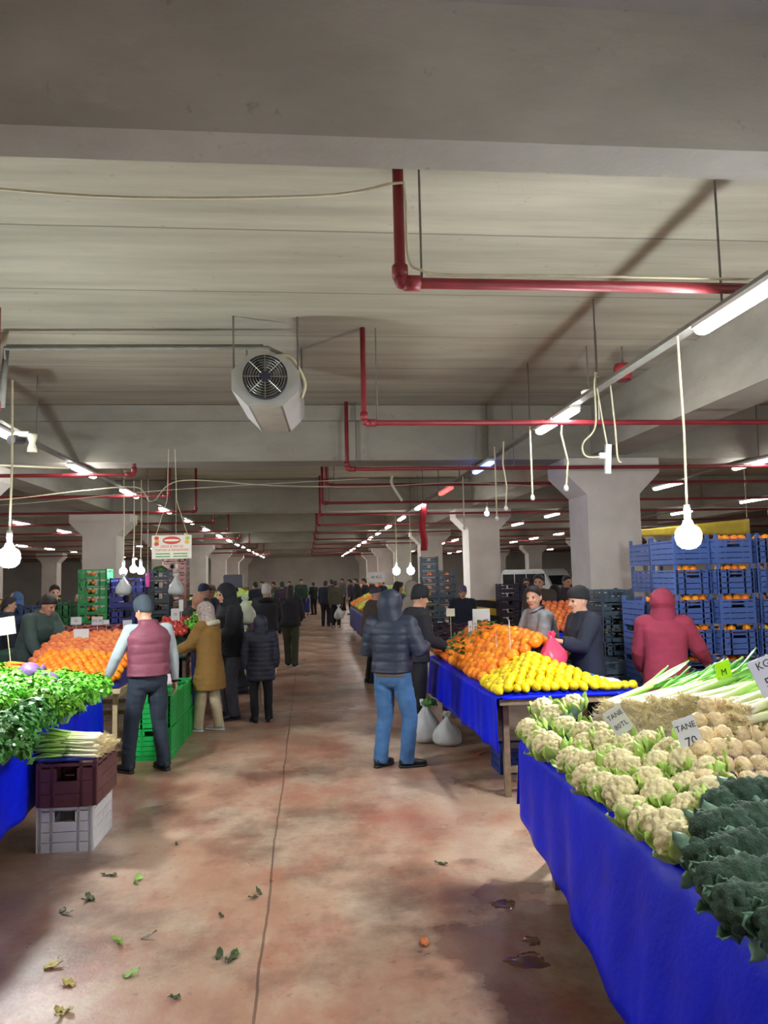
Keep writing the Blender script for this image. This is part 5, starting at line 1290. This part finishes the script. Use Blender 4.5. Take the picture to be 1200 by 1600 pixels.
            if w.dot(V((0, 1, 0))) < 0 and abs(w.y) > .3: w = -w
            elif abs(w.y) <= .3 and w.x * sx > 0: w = -w
            ps = [wr - fd * .01, wr + fd * .03, wr + fd * .07, wr + fd * .095]
            b.loft([(p, w, nrm, a, c) for p, a, c in zip(ps, (.024, .034, .041, .037), (.021, .019, .016, .012))], 12)
            if s.fingers:
                for i, L in enumerate((.074, .083, .077, .06)):
                    p = wr + fd * (.09 - .006 * abs(i - 1.2)) + w * (.03 - .0205 * i); pts = [p - fd * .02, p]
                    ang = .25 + s.curl * .3
                    for sg in (.45, .32, .25):
                        dd = fd * math.cos(ang) + nrm * math.sin(ang); p = p + dd * L * sg; pts.append(p); ang += s.curl * (1.1 if sg > .3 else .6)
                    b.tube(pts, [.0098, .0098, .0092, .0085, .0075], 8, round_ends=True)
                p = wr + fd * .028 + w * .03
                b.tube([p - w * .012, p + w * .016 + fd * .016 + nrm * .008, p + w * .022 + fd * .042 + nrm * .018, p + w * .018 + fd * .062 + nrm * .028], [.014, .0125, .0105, .0085], 8, round_ends=True)
            else:
                b.loft([(wr + fd * .09 + nrm * 0, w, nrm, .037, .012), (wr + fd * .13 + nrm * .012, w, nrm, .034, .011), (wr + fd * .165 + nrm * .04, w, nrm, .025, .009)], 10)
                b.tube([wr + fd * .03 + w * .03, wr + fd * .075 + w * .05 + nrm * .02], [.014, .009], 8, round_ends=True)
        for hip, kn, ank, fw in s.L:
            b.tube([hip + V((0, 0, .02)), hip.lerp(kn, .35), kn, kn.lerp(ank, .35), ank], [.088, .082, .055, .056, .038], 12, round_ends=True)
            b.tube([ank - V((0, 0, .035)) - fw * .03, ank - V((0, 0, .05)) + fw * .13], [.034, .026], 10, round_ends=True)
        s.S(b); me = voxel(b, s.vox, 2)
        me.materials.append(s.skin); me.materials.append(M_eye); me.materials.append(M_lip)
        E = [s.H((.033 * sx, .103, 1.622)) * s.k for sx in (-1, 1)]; Lp = [s.H((t * .02, .117, 1.553)) * s.k for t in (-1, 0, 1)]
        for p in me.polygons:
            c = V(p.center)
            if min((c - e).length for e in E) < .0125 * s.k: p.material_index = 1
            elif min((c - e).length for e in Lp) < .0115 * s.k: p.material_index = 2
        put('body', me, s.r)
    def garment(s, name, b, m, vox=None, wr=.006, quilt=0, qd=.075, sm=3, label=None):
        s.S(b); me = voxel(b, vox or max(s.vox * 1.3, .011), sm); me.materials.append(m)
        ns = [v.normal.copy() for v in me.vertices]; sd = sum(map(ord, name)) % 7 + s.k * 10
        for v, n in zip(me.vertices, ns):
            d = wr * noise.noise(V(v.co) * 7 + V((sd, 0, 0))) + wr * .6 * noise.noise(V((v.co.x * 10, v.co.y * 10, v.co.z * 26)) + V((0, sd, 0)))
            if quilt: d += quilt * (abs(math.sin(PI * v.co.z / qd)) ** .5 - .6)
            v.co += n * d
        me.update(); o = put(name, me, s.r)
        if label: o['label'] = label
        return o
    def top(s, name, m, hem=.86, fat=.02, sleeves=True, flare=0, quilt=0, wr=.006, collar=True, cuff=.04, sl_fat=None, qd=.075, body=True):
        b = MB(); f = .94 if s.fem else 1; B = s.bulk
        secs = []
        if hem < .84:
            secs += [(hem, .17 + flare, .125 + flare, 0), ((hem + .84) / 2, .172 + flare * .6, .125 + flare * .6, 0)]
        else: secs += [(hem, .165 + flare, .115 + flare, -.005)]
        secs += [(z, a, c, y) for z, a, c, y in [(.92, .168, .114, -.005), (1.0, .16 * f, .108, 0), (1.1, .155 * f, .106, .003), (1.22, .163 * f, .114, .005), (1.33, .174 * f, .116, .0), (1.4, .16 * f, .095, -.005), (1.435, .115, .08, -.005)] if z > hem + .02]
        secs = [(z, a * (1 + (B - 1) * (1 if z < 1.35 else .4)), c * (1 + (B - 1) * (1.4 if z < 1.35 else .4)), y) for z, a, c, y in secs]
        if collar: secs += [(1.47, .072, .068, 0), (1.505, .066, .066, .006)]
        if body: s.torso(b, secs, fat, 24, .88)
        q = sl_fat if sl_fat is not None else fat
        for sd, sx in (('L', -1), ('R', 1)):
            sh, el, wr_, fd = s.J[sd]
            if not sleeves:
                continue
            c0 = s.U(V((sx * .1, -.005, 1.395)))
            b.tube([c0, sh], [.066 + q, .06 + q], 14, round_ends=True)
            b.tube([sh, sh.lerp(el, .45), el, el.lerp(wr_, .5), wr_ + fd * .0], [.058 + q, .055 + q, .048 + q, .044 + q, .033 + q * .75], 14, round_ends=False)
        return s.garment(name, b, m, quilt=quilt, wr=wr, qd=qd)
    def trousers(s, m, wide=.0, name='trousers', cuffz=.03, wr=.006):
        b = MB()
        s.torso(b, [(.775, .06, .06, 0), (.795, .11, .09, 0), (.84, .158, .115, 0), (.92, .172, .122, -.004), (1.0, .16, .112, 0)], .006, 20)
        for hip, kn, ank, fw in s.L:
            e = ank - V((0, 0, .045))
            b.tube([hip + V((0, 0, .02)), hip.lerp(kn, .4), kn, kn.lerp(e, .5), e], [.1, .094 + wide * .5, .07 + wide, .064 + wide, .06 + wide], 14, round_ends=False)
        return s.garment(name, b, m, wr=wr)
    def shoes(s, m, sole=None):
        for hip, kn, ank, fw in s.L:
            w = V((fw.y, -fw.x, 0)); b = MB(); g = V((ank.x, ank.y, 0)); secs = []
            for t, hw, ht in ((-.075, .022, .05), (-.06, .034, .075), (-.02, .04, .095), (.03, .042, .085), (.08, .046, .065), (.13, .05, .052), (.17, .044, .044), (.2, .026, .034)):
                secs.append((g + fw * t + V((0, 0, .018 + ht / 2)), w, V((0, 0, 1)), hw, ht / 2))
            b.loft(secs, 14, True, .8); s.S(b); o = b.build('shoe', m, s.r, smooth=True)
            b = MB(); secs = []
            for t, hw in ((-.08, .024), (-.06, .038), (0, .043), (.08, .05), (.13, .053), (.175, .046), (.205, .025)): secs.append((g + fw * t + V((0, 0, .0135)), w, V((0, 0, 1)), hw, .013))
            b.loft(secs, 14, True, .6); s.S(b); b.build('sole', sole or M_dkpl, o, smooth=True)
    def cap(s, name, m, zf, zb, off, extra=0, label=None, brim=0):
        "cap of hair or knitted hat over the skull: front hem height zf, back hem height zb"
        b = MB(); tilt = (zf - zb) / .2; zm = (zf + zb) / 2 - .01
        T = [(1.56, .064, .084, .03), (1.6, .071, .093, .016), (1.64, .075, .098, .012), (1.68, .073, .096, .008), (1.71, .06, .08, .004), (1.73, .036, .05, .002), (1.737, .012, .016, 0)]
        secs = []
        for i in range(9):
            z = zm + (1.738 + extra - zm) * (i / 8) ** .85; zz = min(1.737, 1.56 + max(0, z - 1.56) * (.177 / (.178 + extra)))
            for (z0, a0, c0, y0), (z1, a1, c1, y1) in zip(T, T[1:]):
                if z0 <= zz <= z1 + 1e-6: q = (zz - z0) / (z1 - z0); break
            else: q = 0; (z0, a0, c0, y0), (z1, a1, c1, y1) = T[0], T[1]
            fade = 1 - i / 8 * .0
            secs.append((z + off * (i / 8), a0 + (a1 - a0) * q + off, c0 + (c1 - c0) * q + off, y0 + (y1 - y0) * q, tilt * (1 - i / 8)))
        b.loft([(s.H((0, y, z)), s.Rhead @ V((1, 0, 0)), s.Rhead @ V((0, 1, tl)), a, c) for z, a, c, y, tl in secs], 22)
        if brim:
            b.loft([(s.H((0, .1 + t, zf - .004 - t * .25)), s.Rhead @ V((1, 0, 0)), s.Rhead @ V((0, .2, 1)), wd, .006) for t, wd in ((-.03, .07), (.01, .072), (.04, .062), (.065, .035))], 14)
        s.S(b); o = b.build(name, m, s.r, smooth=True)
        if label: o['label'] = label
        return o
    def hood(s, name, m, r=(.112, .135, .14), c=(0, -.012, 1.615), open_=.62, drop=.1, thick=.014, quilt=0, back=0):
        "cloth shell round the head with the face left open, falling to the shoulders"
        bm = bmesh.new(); nu, nv = 36, 26; grid = []
        for j in range(nv + 1):
            row = []
            for i in range(nu):
                a = 2 * PI * i / nu; t = j / nv
                if t < .72:
                    th = PI * (t / .72) * .62; x, y, z = math.sin(th) * math.sin(a), math.sin(th) * math.cos(a), math.cos(th)
                    p = V((x * r[0], y * r[1], z * r[2])) + V(c)
                    if y < 0: p.y -= back * (-y) * .3
                else:
                    q = (t - .72) / .28; th = PI * .62
                    p0 = V((math.sin(th) * math.sin(a) * r[0], math.sin(th) * math.cos(a) * r[1], math.cos(th) * r[2])) + V(c)
                    p1 = V((math.sin(a) * .135, math.cos(a) * .115 - .01, 1.47 - drop * .3)); p = p0.lerp(p1, q)
                p = p + p.normalized() * 0 + V((1, 1, 1)) * .004 * noise.noise(p * 18)
                row.append(bm.verts.new(s.H(p) * s.k) if t < .9 else bm.verts.new((s.H(p).lerp(s.U(p), .5)) * s.k))
            grid.append(row)
        for j in range(nv):
            for i in range(nu):
                a = 2 * PI * (i + .5) / nu; t = (j + .5) / nv
                if t < .72:
                    th = PI * (t / .72) * .62; d = V((math.sin(th) * math.sin(a), math.sin(th) * math.cos(a), math.cos(th)))
                    if math.acos(max(-1, min(1, d.dot(V((0, .98, -.2)).normalized())))) < open_: continue
                elif math.cos(a) > .86 and t < .8: continue
                try: bm.faces.new((grid[j][i], grid[j][(i + 1) % nu], grid[j + 1][(i + 1) % nu], grid[j + 1][i]))
                except ValueError: pass
        bmesh.ops.delete(bm, geom=[v for v in bm.verts if not v.link_faces], context='VERTS')
        bmesh.ops.recalc_face_normals(bm, faces=bm.faces[:]); bmesh.ops.solidify(bm, geom=bm.faces[:], thickness=thick * s.k); bmesh.ops.recalc_face_normals(bm, faces=bm.faces[:])
        me = bpy.data.meshes.new(name); bm.to_mesh(me); bm.free(); me.materials.append(m); me.polygons.foreach_set('use_smooth', [True] * len(me.polygons)); put(name, me, s.r)
    def collar_roll(s, name, m, r=.03, w=.1, d=.085, z=1.46, back=.0):
        b = MB(); pts = [s.U(V((math.sin(2 * PI * i / 20) * w, math.cos(2 * PI * i / 20) * d - back, z + .02 * math.cos(2 * PI * i / 20) * -1))) for i in range(21)]
        b.tube(pts, r, 10); s.S(b); b.build(name, m, s.r, smooth=True)
    def longhair(s, m):
        b = MB(); s.headsecs(b, [(1.3, .06, .03, -.1), (1.36, .085, .04, -.1), (1.45, .09, .05, -.075), (1.55, .085, .065, -.045), (1.65, .082, .08, -.02), (1.7, .06, .06, -.01)]); s.S(b); b.build('long_hair', m, s.r, smooth=True)
    def belt(s, m, z, h, fat, name):
        b = MB(); s.torso(b, [(z - h / 2, .168, .118, -.004), (z + h / 2, .168, .118, -.004)], fat, 24, .88); s.S(b); b.build(name, m, s.r, smooth=True)
def ground(x, y): p = on_z(x, y, 0); return (p.x, p.y, 0)

NAVY = cloth('navy_puffer', '222c40', .5); BLACKC = cloth('black', '16181f', .8); JEANS = cloth('jeans', '3f6a98', .85, .18); DJEAN = cloth('dark_jeans', '1f2b3d', .85); GREYT = cloth('grey_trousers', '4c4f5c'); BLKSH = mat('black_shoe', '15161a', .4)
WHITESH = mat('white_sneaker', 'cfcfcf', .55, .06)
# the man in jeans, back turned, hood up
f = Fig('a', (.82, 7.62, 0), -28, 1.70, 0, arms={'L': ((-.32, .1, -.9), (.5, .75, .05)), 'R': ((.38, -.02, -.85), (-.1, .85, .1))}, feet=((-.13, -.03, -14), (.13, .03, -52)), head=(0, -20), vox=.0085, label='man in navy hooded puffer jacket and blue jeans, back turned, in mid aisle', bulk=1.08)
f.trousers(JEANS, .012, wr=.009); f.shoes(BLKSH); f.top('jacket', NAVY, .93, .034, quilt=.006, qd=.085); f.hood('hood', NAVY, (.122, .14, .145), drop=.2, open_=.75)
f.belt(cloth('plaid', '6f6352', .9, .3), .915, .045, .01, 'plaid_hem')
# his neighbour in a black beanie, seen from the side
f = Fig('b', (1.25, 9.05, 0), -72, 1.71, 3, arms={'L': ((-.12, .08, -1), (.25, .3, -.85)), 'R': ((.1, .2, -1), (-.1, .85, -.35))}, feet=((-.09, .03, 0), (.1, -.08, -8)), head=(12, -4), vox=.0085, label='man in black jacket and black beanie facing the orange stall beside the man in jeans', bulk=1.1)
f.trousers(BLACKC, .012); f.shoes(BLKSH); f.top('jacket', cloth('black_jacket', '1d1f2a'), .86, .03); f.cap('beanie', BLACKC, 1.655, 1.585, .014, .03)
# the man in the burgundy vest
f = Fig('c', (-1.58, 7.93, 0), 22, 1.69, 3, arms={'L': ((-.42, .1, -.9), (-.28, .45, -.85)), 'R': ((.22, -.06, -1), (.1, .06, -1))}, feet=((-.2, .02, 25), (.15, -.04, 14)), head=(18, 32), vox=.0085, label='man in quilted burgundy vest and grey beanie with his back turned at the orange table', bulk=1.12)
f.trousers(cloth('dark_slate_jeans', '26323f', .85), .008, wr=.009); f.shoes(mat('dark_boot', '1c222b', .6)); f.top('shirt', cloth('pale_shirt', 'a4b1b5', .85), .98, .008, sl_fat=.01, wr=.004); f.top('vest', cloth('burgundy_vest', '7c3f50', .6), .95, .03, sleeves=False, quilt=.007, qd=.095); f.cap('beanie', cloth('slate_beanie', '36424b'), 1.65, 1.575, .014, .025)
sh, el, wr_, fd = f.J['R']; b = MB()
b.tube([wr_ - fd * .03, wr_ + fd * .02], .036, 12); f.S(b); b.build('wristband', BLACKC, f.r, smooth=True)
# woman in the mustard coat
MUST = cloth('mustard_coat', '80602c', .85)
f = Fig('d', (-1.22, 9.82, 0), 66, 1.58, 4, arms={'L': ((-.12, .5, -.8), (.0, .9, -.35)), 'R': ((.1, .42, -.85), (.0, .9, -.3))}, feet=((-.08, .16, 4), (.08, -.08, 0)), head=(10, 8), fem=True, label='woman in mustard coat and patterned headscarf reaching to the stall', bulk=1.12)
f.trousers(cloth('cream_trousers', 'b7a98c'), .01); f.shoes(mat('grey_sneaker', 'a7a7ad', .6), WHITESH); f.top('coat', MUST, .56, .028, flare=.03, wr=.009)
f.hood('headscarf', mat('patterned_scarf', '9a8e88', .85, .5, 42, .2, 60), (.1, .122, .13), drop=.15, open_=.62); f.collar_roll('coat_hood', cloth('cream_lining', 'b9b59c'), .038, .125, .11, 1.43, .03)
# tall man in the black hooded coat
f = Fig('e', (-1.02, 10.62, 0), 118, 1.80, 5, arms={'L': ((-.1, .3, -1), (.1, .8, -.5)), 'R': ((.1, .2, -1), (.0, .7, -.6))}, feet=((-.1, .03, 6), (.1, .02, -6)), head=(14, 6), skin_m=SK1, label='tall man in black hooded coat and grey trousers behind the mustard coat', bulk=1.1)
f.trousers(GREYT, .012); f.shoes(BLKSH); f.top('coat', cloth('black_coat', '12151d'), .8, .032); f.hood('hood', cloth('black_coat', '12151d'), open_=.72)
# boy in the long navy puffer
f = Fig('f', (-.62, 10.28, 0), 8, 1.37, 0, arms={'L': ((-.2, .02, -1), (-.02, .12, -1)), 'R': ((.2, .02, -1), (.02, .12, -1))}, feet=((-.1, 0, 14), (.12, .0, -16)), head=(4, 0), label='boy in long navy hooded puffer coat with his back turned, left of the floor seam', bulk=1.12)
NV2 = cloth('long_navy_puffer', '171d30', .55)
f.trousers(BLACKC, .006); f.shoes(BLKSH); f.top('coat', NV2, .68, .036, quilt=.006, qd=.06, flare=.01); f.hood('hood', NV2, (.118, .14, .142), drop=.2, open_=.7)
# woman in olive trousers walking away
f = Fig('g', (-.36, 16.43, 0), -6, 1.70, 4, arms={'L': ((-.15, .2, -1), (.3, .6, -.5)), 'R': ((.2, .1, -1), (-.2, .6, -.5))}, feet=((-.07, .12, 4), (.1, -.14, -6)), head=(6, 0), fem=True, vox=.012, fingers=False, label='woman in black jacket and olive trousers walking down the aisle', bulk=1.12)
f.trousers(cloth('olive_trousers', '3d4431'), .012); f.shoes(BLKSH, WHITESH); f.top('jacket', cloth('charcoal_jacket', '23242c'), .86, .035); f.cap('hair', HAIR, 1.69, 1.57, .01); f.longhair(HAIR)
f.collar_roll('backpack_strap', BLACKC, .02, .14, .12, 1.3)
# person in the white hat next to her
f = Fig('h', (-.80, 15.2, 0), 4, 1.72, 5, arms={'L': ((-.2, .2, -1), (.3, .6, -.4)), 'R': ((.2, .15, -1), (-.2, .6, -.4))}, head=(8, 0), vox=.012, fingers=False, label='person in white knitted hat and black hooded jacket behind the boy', bulk=1.2)
f.trousers(cloth('pale_trousers', '8d8d92'), .01); f.shoes(BLKSH); f.top('jacket', cloth('dark_grey_jacket', '2a2c32'), .84, .04); f.cap('hat', cloth('white_knit', 'c4c0bb'), 1.65, 1.56, .018, .03); f.collar_roll('hood_fold', BLACKC, .05, .12, .1, 1.42, .05)
# vendor in the grey sweater
GREYS = cloth('grey_sweater', '8d9198', .9)
f = Fig('i', (2.62, 8.32, 0), 104, 1.72, 14, side=0, arms={'L': ((-.05, .3, -.95), (.08, .5, -.85)), 'R': ((.2, .25, -.95), (-.1, .7, -.7))}, head=(2, 34), vox=.0085, skin_m=SK1, label='dark-haired vendor in grey sweater leaning over the orange heap', bulk=1.12)
f.trousers(cloth('grey_jeans', '4a4d58')); f.shoes(BLKSH); f.top('sweater', GREYS, .9, .022, wr=.008); f.cap('hair', HAIR, 1.716, 1.53, .008, .006); f.collar_roll('collar', cloth('navy_collar', '262b44'), .02, .085, .08, 1.475)
# vendor in black with the beanie, holding the pink bag
f = Fig('j', (2.72, 7.37, 0), 96, 1.70, 3, arms={'L': ((-.15, .45, -.75), (-.18, .93, .26)), 'R': ((.1, .3, -.9), (-.3, .9, -.1))}, head=(10, 4), vox=.0085, skin_m=SK1, label='vendor in black jacket and black beanie holding the pink bag over the scale', bulk=1.05, curl=1.3)
f.trousers(BLACKC); f.shoes(BLKSH); f.top('jacket', cloth('navy_black_jacket', '1b2234'), .8, .03); f.cap('beanie', cloth('black_beanie', '181a1f'), 1.665, 1.6, .013, .01)
# person in the red hood by the crates
REDH = cloth('crimson_hoodie', '83273f', .85)
f = Fig('k', (3.36, 7.05, 0), -22, 1.66, 4, arms={'L': ((-.18, .12, -1), (.05, .6, -.75)), 'R': ((.42, .25, -.8), (.35, .65, -.55))}, head=(8, -14), label='person in crimson hooded top reaching towards the blue crates', bulk=1.1)
f.trousers(BLACKC); f.shoes(BLKSH); f.top('hoodie', REDH, .72, .034, flare=.012, wr=.008); f.hood('hood', REDH, (.122, .142, .145), drop=.25, open_=.75, back=.2)
# man in green at the left stall
f = Fig('l', (-3.35, 9.95, 0) if False else (-3.62, 10.6, 0), -120, 1.76, 22, arms={'L': ((-.1, .5, -.9), (.2, .7, -.6)), 'R': ((.1, .3, -1), (.0, .6, -.8))}, head=(20, 10), skin_m=SK2, label='dark-haired man in dull green jacket bending over the tangerines at the left', bulk=1.15)
f.trousers(BLACKC); f.shoes(BLKSH); f.top('jacket', cloth('green_jacket', '3c4d47', .8), .84, .032); f.cap('hair', HAIR, 1.69, 1.58, .012, .008)
# vendor bending behind the tomatoes
f = Fig('m', (-2.05, 12.43, 0), -95, 1.72, 30, arms={'L': ((-.1, .5, -.8), (.1, .8, -.5)), 'R': ((.1, .5, -.8), (0, .8, -.5))}, head=(10, 0), skin_m=SK2, vox=.012, fingers=False, label='bald-headed man in grey-brown jacket bending behind the tomatoes', bulk=1.15)
f.trousers(BLACKC); f.shoes(BLKSH); f.top('jacket', cloth('greybrown_jacket', '3a3836'), .84, .032)
def extra(loc, face, h, lab, topm, botm=BLACKC, hat=None, hatm=None, lean=3, bulk=1.12, hem=.84, fem=False, sk=SK1, arms=None, quilt=0, shoes=BLKSH, vox=.013, feet=None, head=(6, 0)):
    f = Fig('x', loc, face, h, lean, arms=arms, head=head, vox=vox, fingers=False, fem=fem, skin_m=sk, label=lab, bulk=bulk, feet=feet)
    f.trousers(botm, .008); f.shoes(shoes); f.top('jacket', topm, hem, .034, quilt=quilt)
    if hat == 'hood': f.hood('hood', hatm or topm)
    elif hat == 'scarf': f.hood('headscarf', hatm, (.1, .122, .13), open_=.62)
    elif hat == 'cap': f.cap('flat_cap', hatm, 1.68, 1.62, .016, .0, brim=1)
    elif hat == 'beanie': f.cap('beanie', hatm, 1.66, 1.59, .013, .02)
    elif hat == 'bald': pass
    else:
        f.cap('hair', hatm or HAIR, 1.71, 1.54, .009)
        if fem: f.longhair(hatm or HAIR)
    return f
reach = {'L': ((-.1, .4, -.9), (.1, .85, -.4)), 'R': ((.1, .4, -.9), (-.1, .85, -.4))}
NB = cloth('navy_coat', '1c2436'); DK = cloth('dark_coat', '1b1c21'); OL = cloth('olive_coat', '4a4636'); BR = cloth('brown_jacket', '4c4038'); BEI = cloth('beige_coat', 'a89f92'); GR = cloth('grey_coat', '55585e'); PU = cloth('plum_coat', '3a2c3e'); GN = cloth('bottle_green_coat', '2a4034')
def atg(x, Y): p = at(x, 900, Y); return (p.x, Y, 0)
X = extra
X(atg(577, 13.6), -75, 1.66, 'old man in brown jacket and flat cap facing the third stall', BR, hat='cap', hatm=cloth('grey_cap', '3c4152'), arms=reach, lean=8, vox=.011)
X(atg(618, 15.2), -60, 1.74, 'woman in grey scarf behind the hooded man in jeans', GR, fem=True, arms=reach)
X(atg(646, 13.4), 60, 1.76, 'person in beige hooded coat below the two bulbs', BEI, hat='hood', arms=reach)
X(atg(508, 29.5), -12, 1.72, 'man in navy coat standing at the middle of the far aisle', NB)
X(atg(524, 28.6), -8, 1.72, 'man in olive jacket and black trousers beside the far fruit stall', OL, shoes=WHITESH)
X(atg(519, 31.5), 20, 1.76, 'person in plum coat behind the man in olive', PU)
X(atg(490, 39), 30, 1.62, 'person in dark coat carrying a bag deep in the aisle', DK, arms=reach)
X(atg(378, 12.9), 96, 1.80, 'man in navy hooded coat with a box at his shoulder behind the black coat', NB, hat='beanie', hatm=BLACKC, lean=10, arms=reach, head=(20, 0))
X(atg(315, 13.6), -30, 1.78, 'man in navy jacket beside the second left pillar', NB, hat='cap', hatm=cloth('navy_cap', '1d2740'))
X(atg(332, 15.3), 160, 1.74, 'man in khaki cap further behind the black coat', OL, hat='cap', hatm=cloth('khaki_cap', '6d5f4c'))
X(atg(356, 14.4), 200, 1.76, 'man with pale face in dark coat behind the hooded tall man', NB)
X(atg(400, 27), 40, 1.75, 'dark figure in navy beyond the pale cabbages', NB)
X(atg(411, 30), 150, 1.76, 'dark figure in grey beyond the pale cabbages', GR)
X(atg(441, 26.5), 10, 1.74, 'dark-haired figure past the white hat', PU)
X(atg(452, 33), 170, 1.73, 'figure in dark coat far down the left side', DK)
X(atg(470, 36), 190, 1.80, 'figure in bottle green before the far end stall', GN)
X(atg(429, 38), 100, 1.7, 'distant figure in brown far down the left stalls', BR)
X(atg(558, 33), 90, 1.80, 'figure in black at the far fruit stall, first of three', DK)
X(atg(571, 30), 100, 1.78, 'figure in navy at the far fruit stall, middle of three', NB)
X(atg(582, 27.7), 90, 1.82, 'figure in dark coat under the white sign card', DK)
X(atg(598, 27.5), 110, 1.76, 'figure in navy right of the white sign card', NB)
X(atg(548, 38), 90, 1.74, 'distant figure in plum beyond the third stall', PU)
X(atg(536, 43), 120, 1.78, 'distant figure in grey by the end wall right', GR)
X(atg(722, 14.6), 170, 1.62, 'vendor in black behind the aubergine table', NB, hat='beanie', hatm=cloth('multicolour_hat', '6b6680', .9, .5))
X(atg(843, 13.2), 150, 1.82, 'man in brown behind the grey-sweatered vendor', BR, arms=reach)
X(atg(866, 13.6), -15, 1.62, 'person in long black coat between vendor and pillar', DK, hat='hood', hem=.6)
X(atg(882, 15.6), 200, 1.78, 'man in dark jacket beside the first pillar and the van', PU)
X(atg(893, 16.6), 190, 1.83, 'taller man in navy close to the first pillar', NB)
X(atg(822, 19.5), 160, 1.72, 'figure in blue jacket left of the white minibus', cloth('blue_jacket', '2c4470'))
X(atg(30, 15.8), 120, 1.70, 'figure in blue coat far at the left edge', cloth('blue_coat', '2c3f66'), hat='scarf', hatm=cloth('blue_scarf', '4c6ea0'))
X(atg(84, 14.2), -150, 1.82, 'tall dark figure behind the man in green', DK)
X(atg(8, 12.2), -60, 1.66, 'figure in dark blue at the very left edge', NB)
X(atg(218, 14.8), 20, 1.72, 'dark figure behind the vest man between crate stacks', DK)
X(atg(124, 14.8), 200, 1.66, 'man with pale bald head by the flat green crates', GN, hat='bald')
# things people carry
M_bagg = mat('pale_green_film', 'b9c2ac', .3, .15, 8, .5, 18)
bag('shopping_bag', .32, .26, .4, M_bagg, 'large pale green plastic bag on the table edge right of the black coat, upper one', (-.93, 11.75, 1.18), .2, 21)
bag('shopping_bag', .34, .26, .3, M_bagg, 'pale plastic bag of greens beside the boy, lower one', (-.93, 11.5, .86), -.3, 22)
tb = empty('crate_stool', (-.93, 11.55, 0), label='small wooden display box beside the boy carrying two plastic bags', cat='box')
MB().box((0, .1, .84), (.5, .62, .03)).build('top_board', M_wood, tb)
MB().box((0, .25, 1.0), (.42, .3, .3)).build('upper_box', C_BROWN, tb, bevel=.01)
for x in (-.2, .2):
    for y in (-.15, .35): MB().bar((x, y, 0), (x, y, .83), .04, .04, (0, 1, 0)).build('leg', M_wood, tb)
MB().box((0, .1, .45), (.42, .5, .3)).build('lower_box', C_DK, tb, bevel=.01)
r = empty('carried_box', at(365, 909, 12.7), label='dark box carried at shoulder height above the navy coat', cat='box')
MB().box((0, 0, 0), (.3, .25, .2)).build('carton', C_PLUM, r, bevel=.008); MB().bar((-.14, -.12, .105), (.14, -.12, .105), .02, .02).build('rim', C_PLUM, r)
p = at(539, 962, 28.3); bag('carried_bag', .36, .3, .5, M_bagw, 'white bag hanging at the side of the man in olive', (p.x - .22, 28.4, .32), 0, 31)
p = at(485, 940, 38.5); bag('carried_bag', .36, .3, .5, M_bagw, 'white bag carried deep in the aisle', (p.x - .2, 38.8, .4), 0, 32)
# prototypes that were never placed go
for o in [o for o in COL.objects if o.parent is None and o.type in ('EMPTY', 'MESH') and 'label' not in o and o.get('kind') is None]:
    for c in list(o.children_recursive): bpy.data.objects.remove(c)
    bpy.data.objects.remove(o)
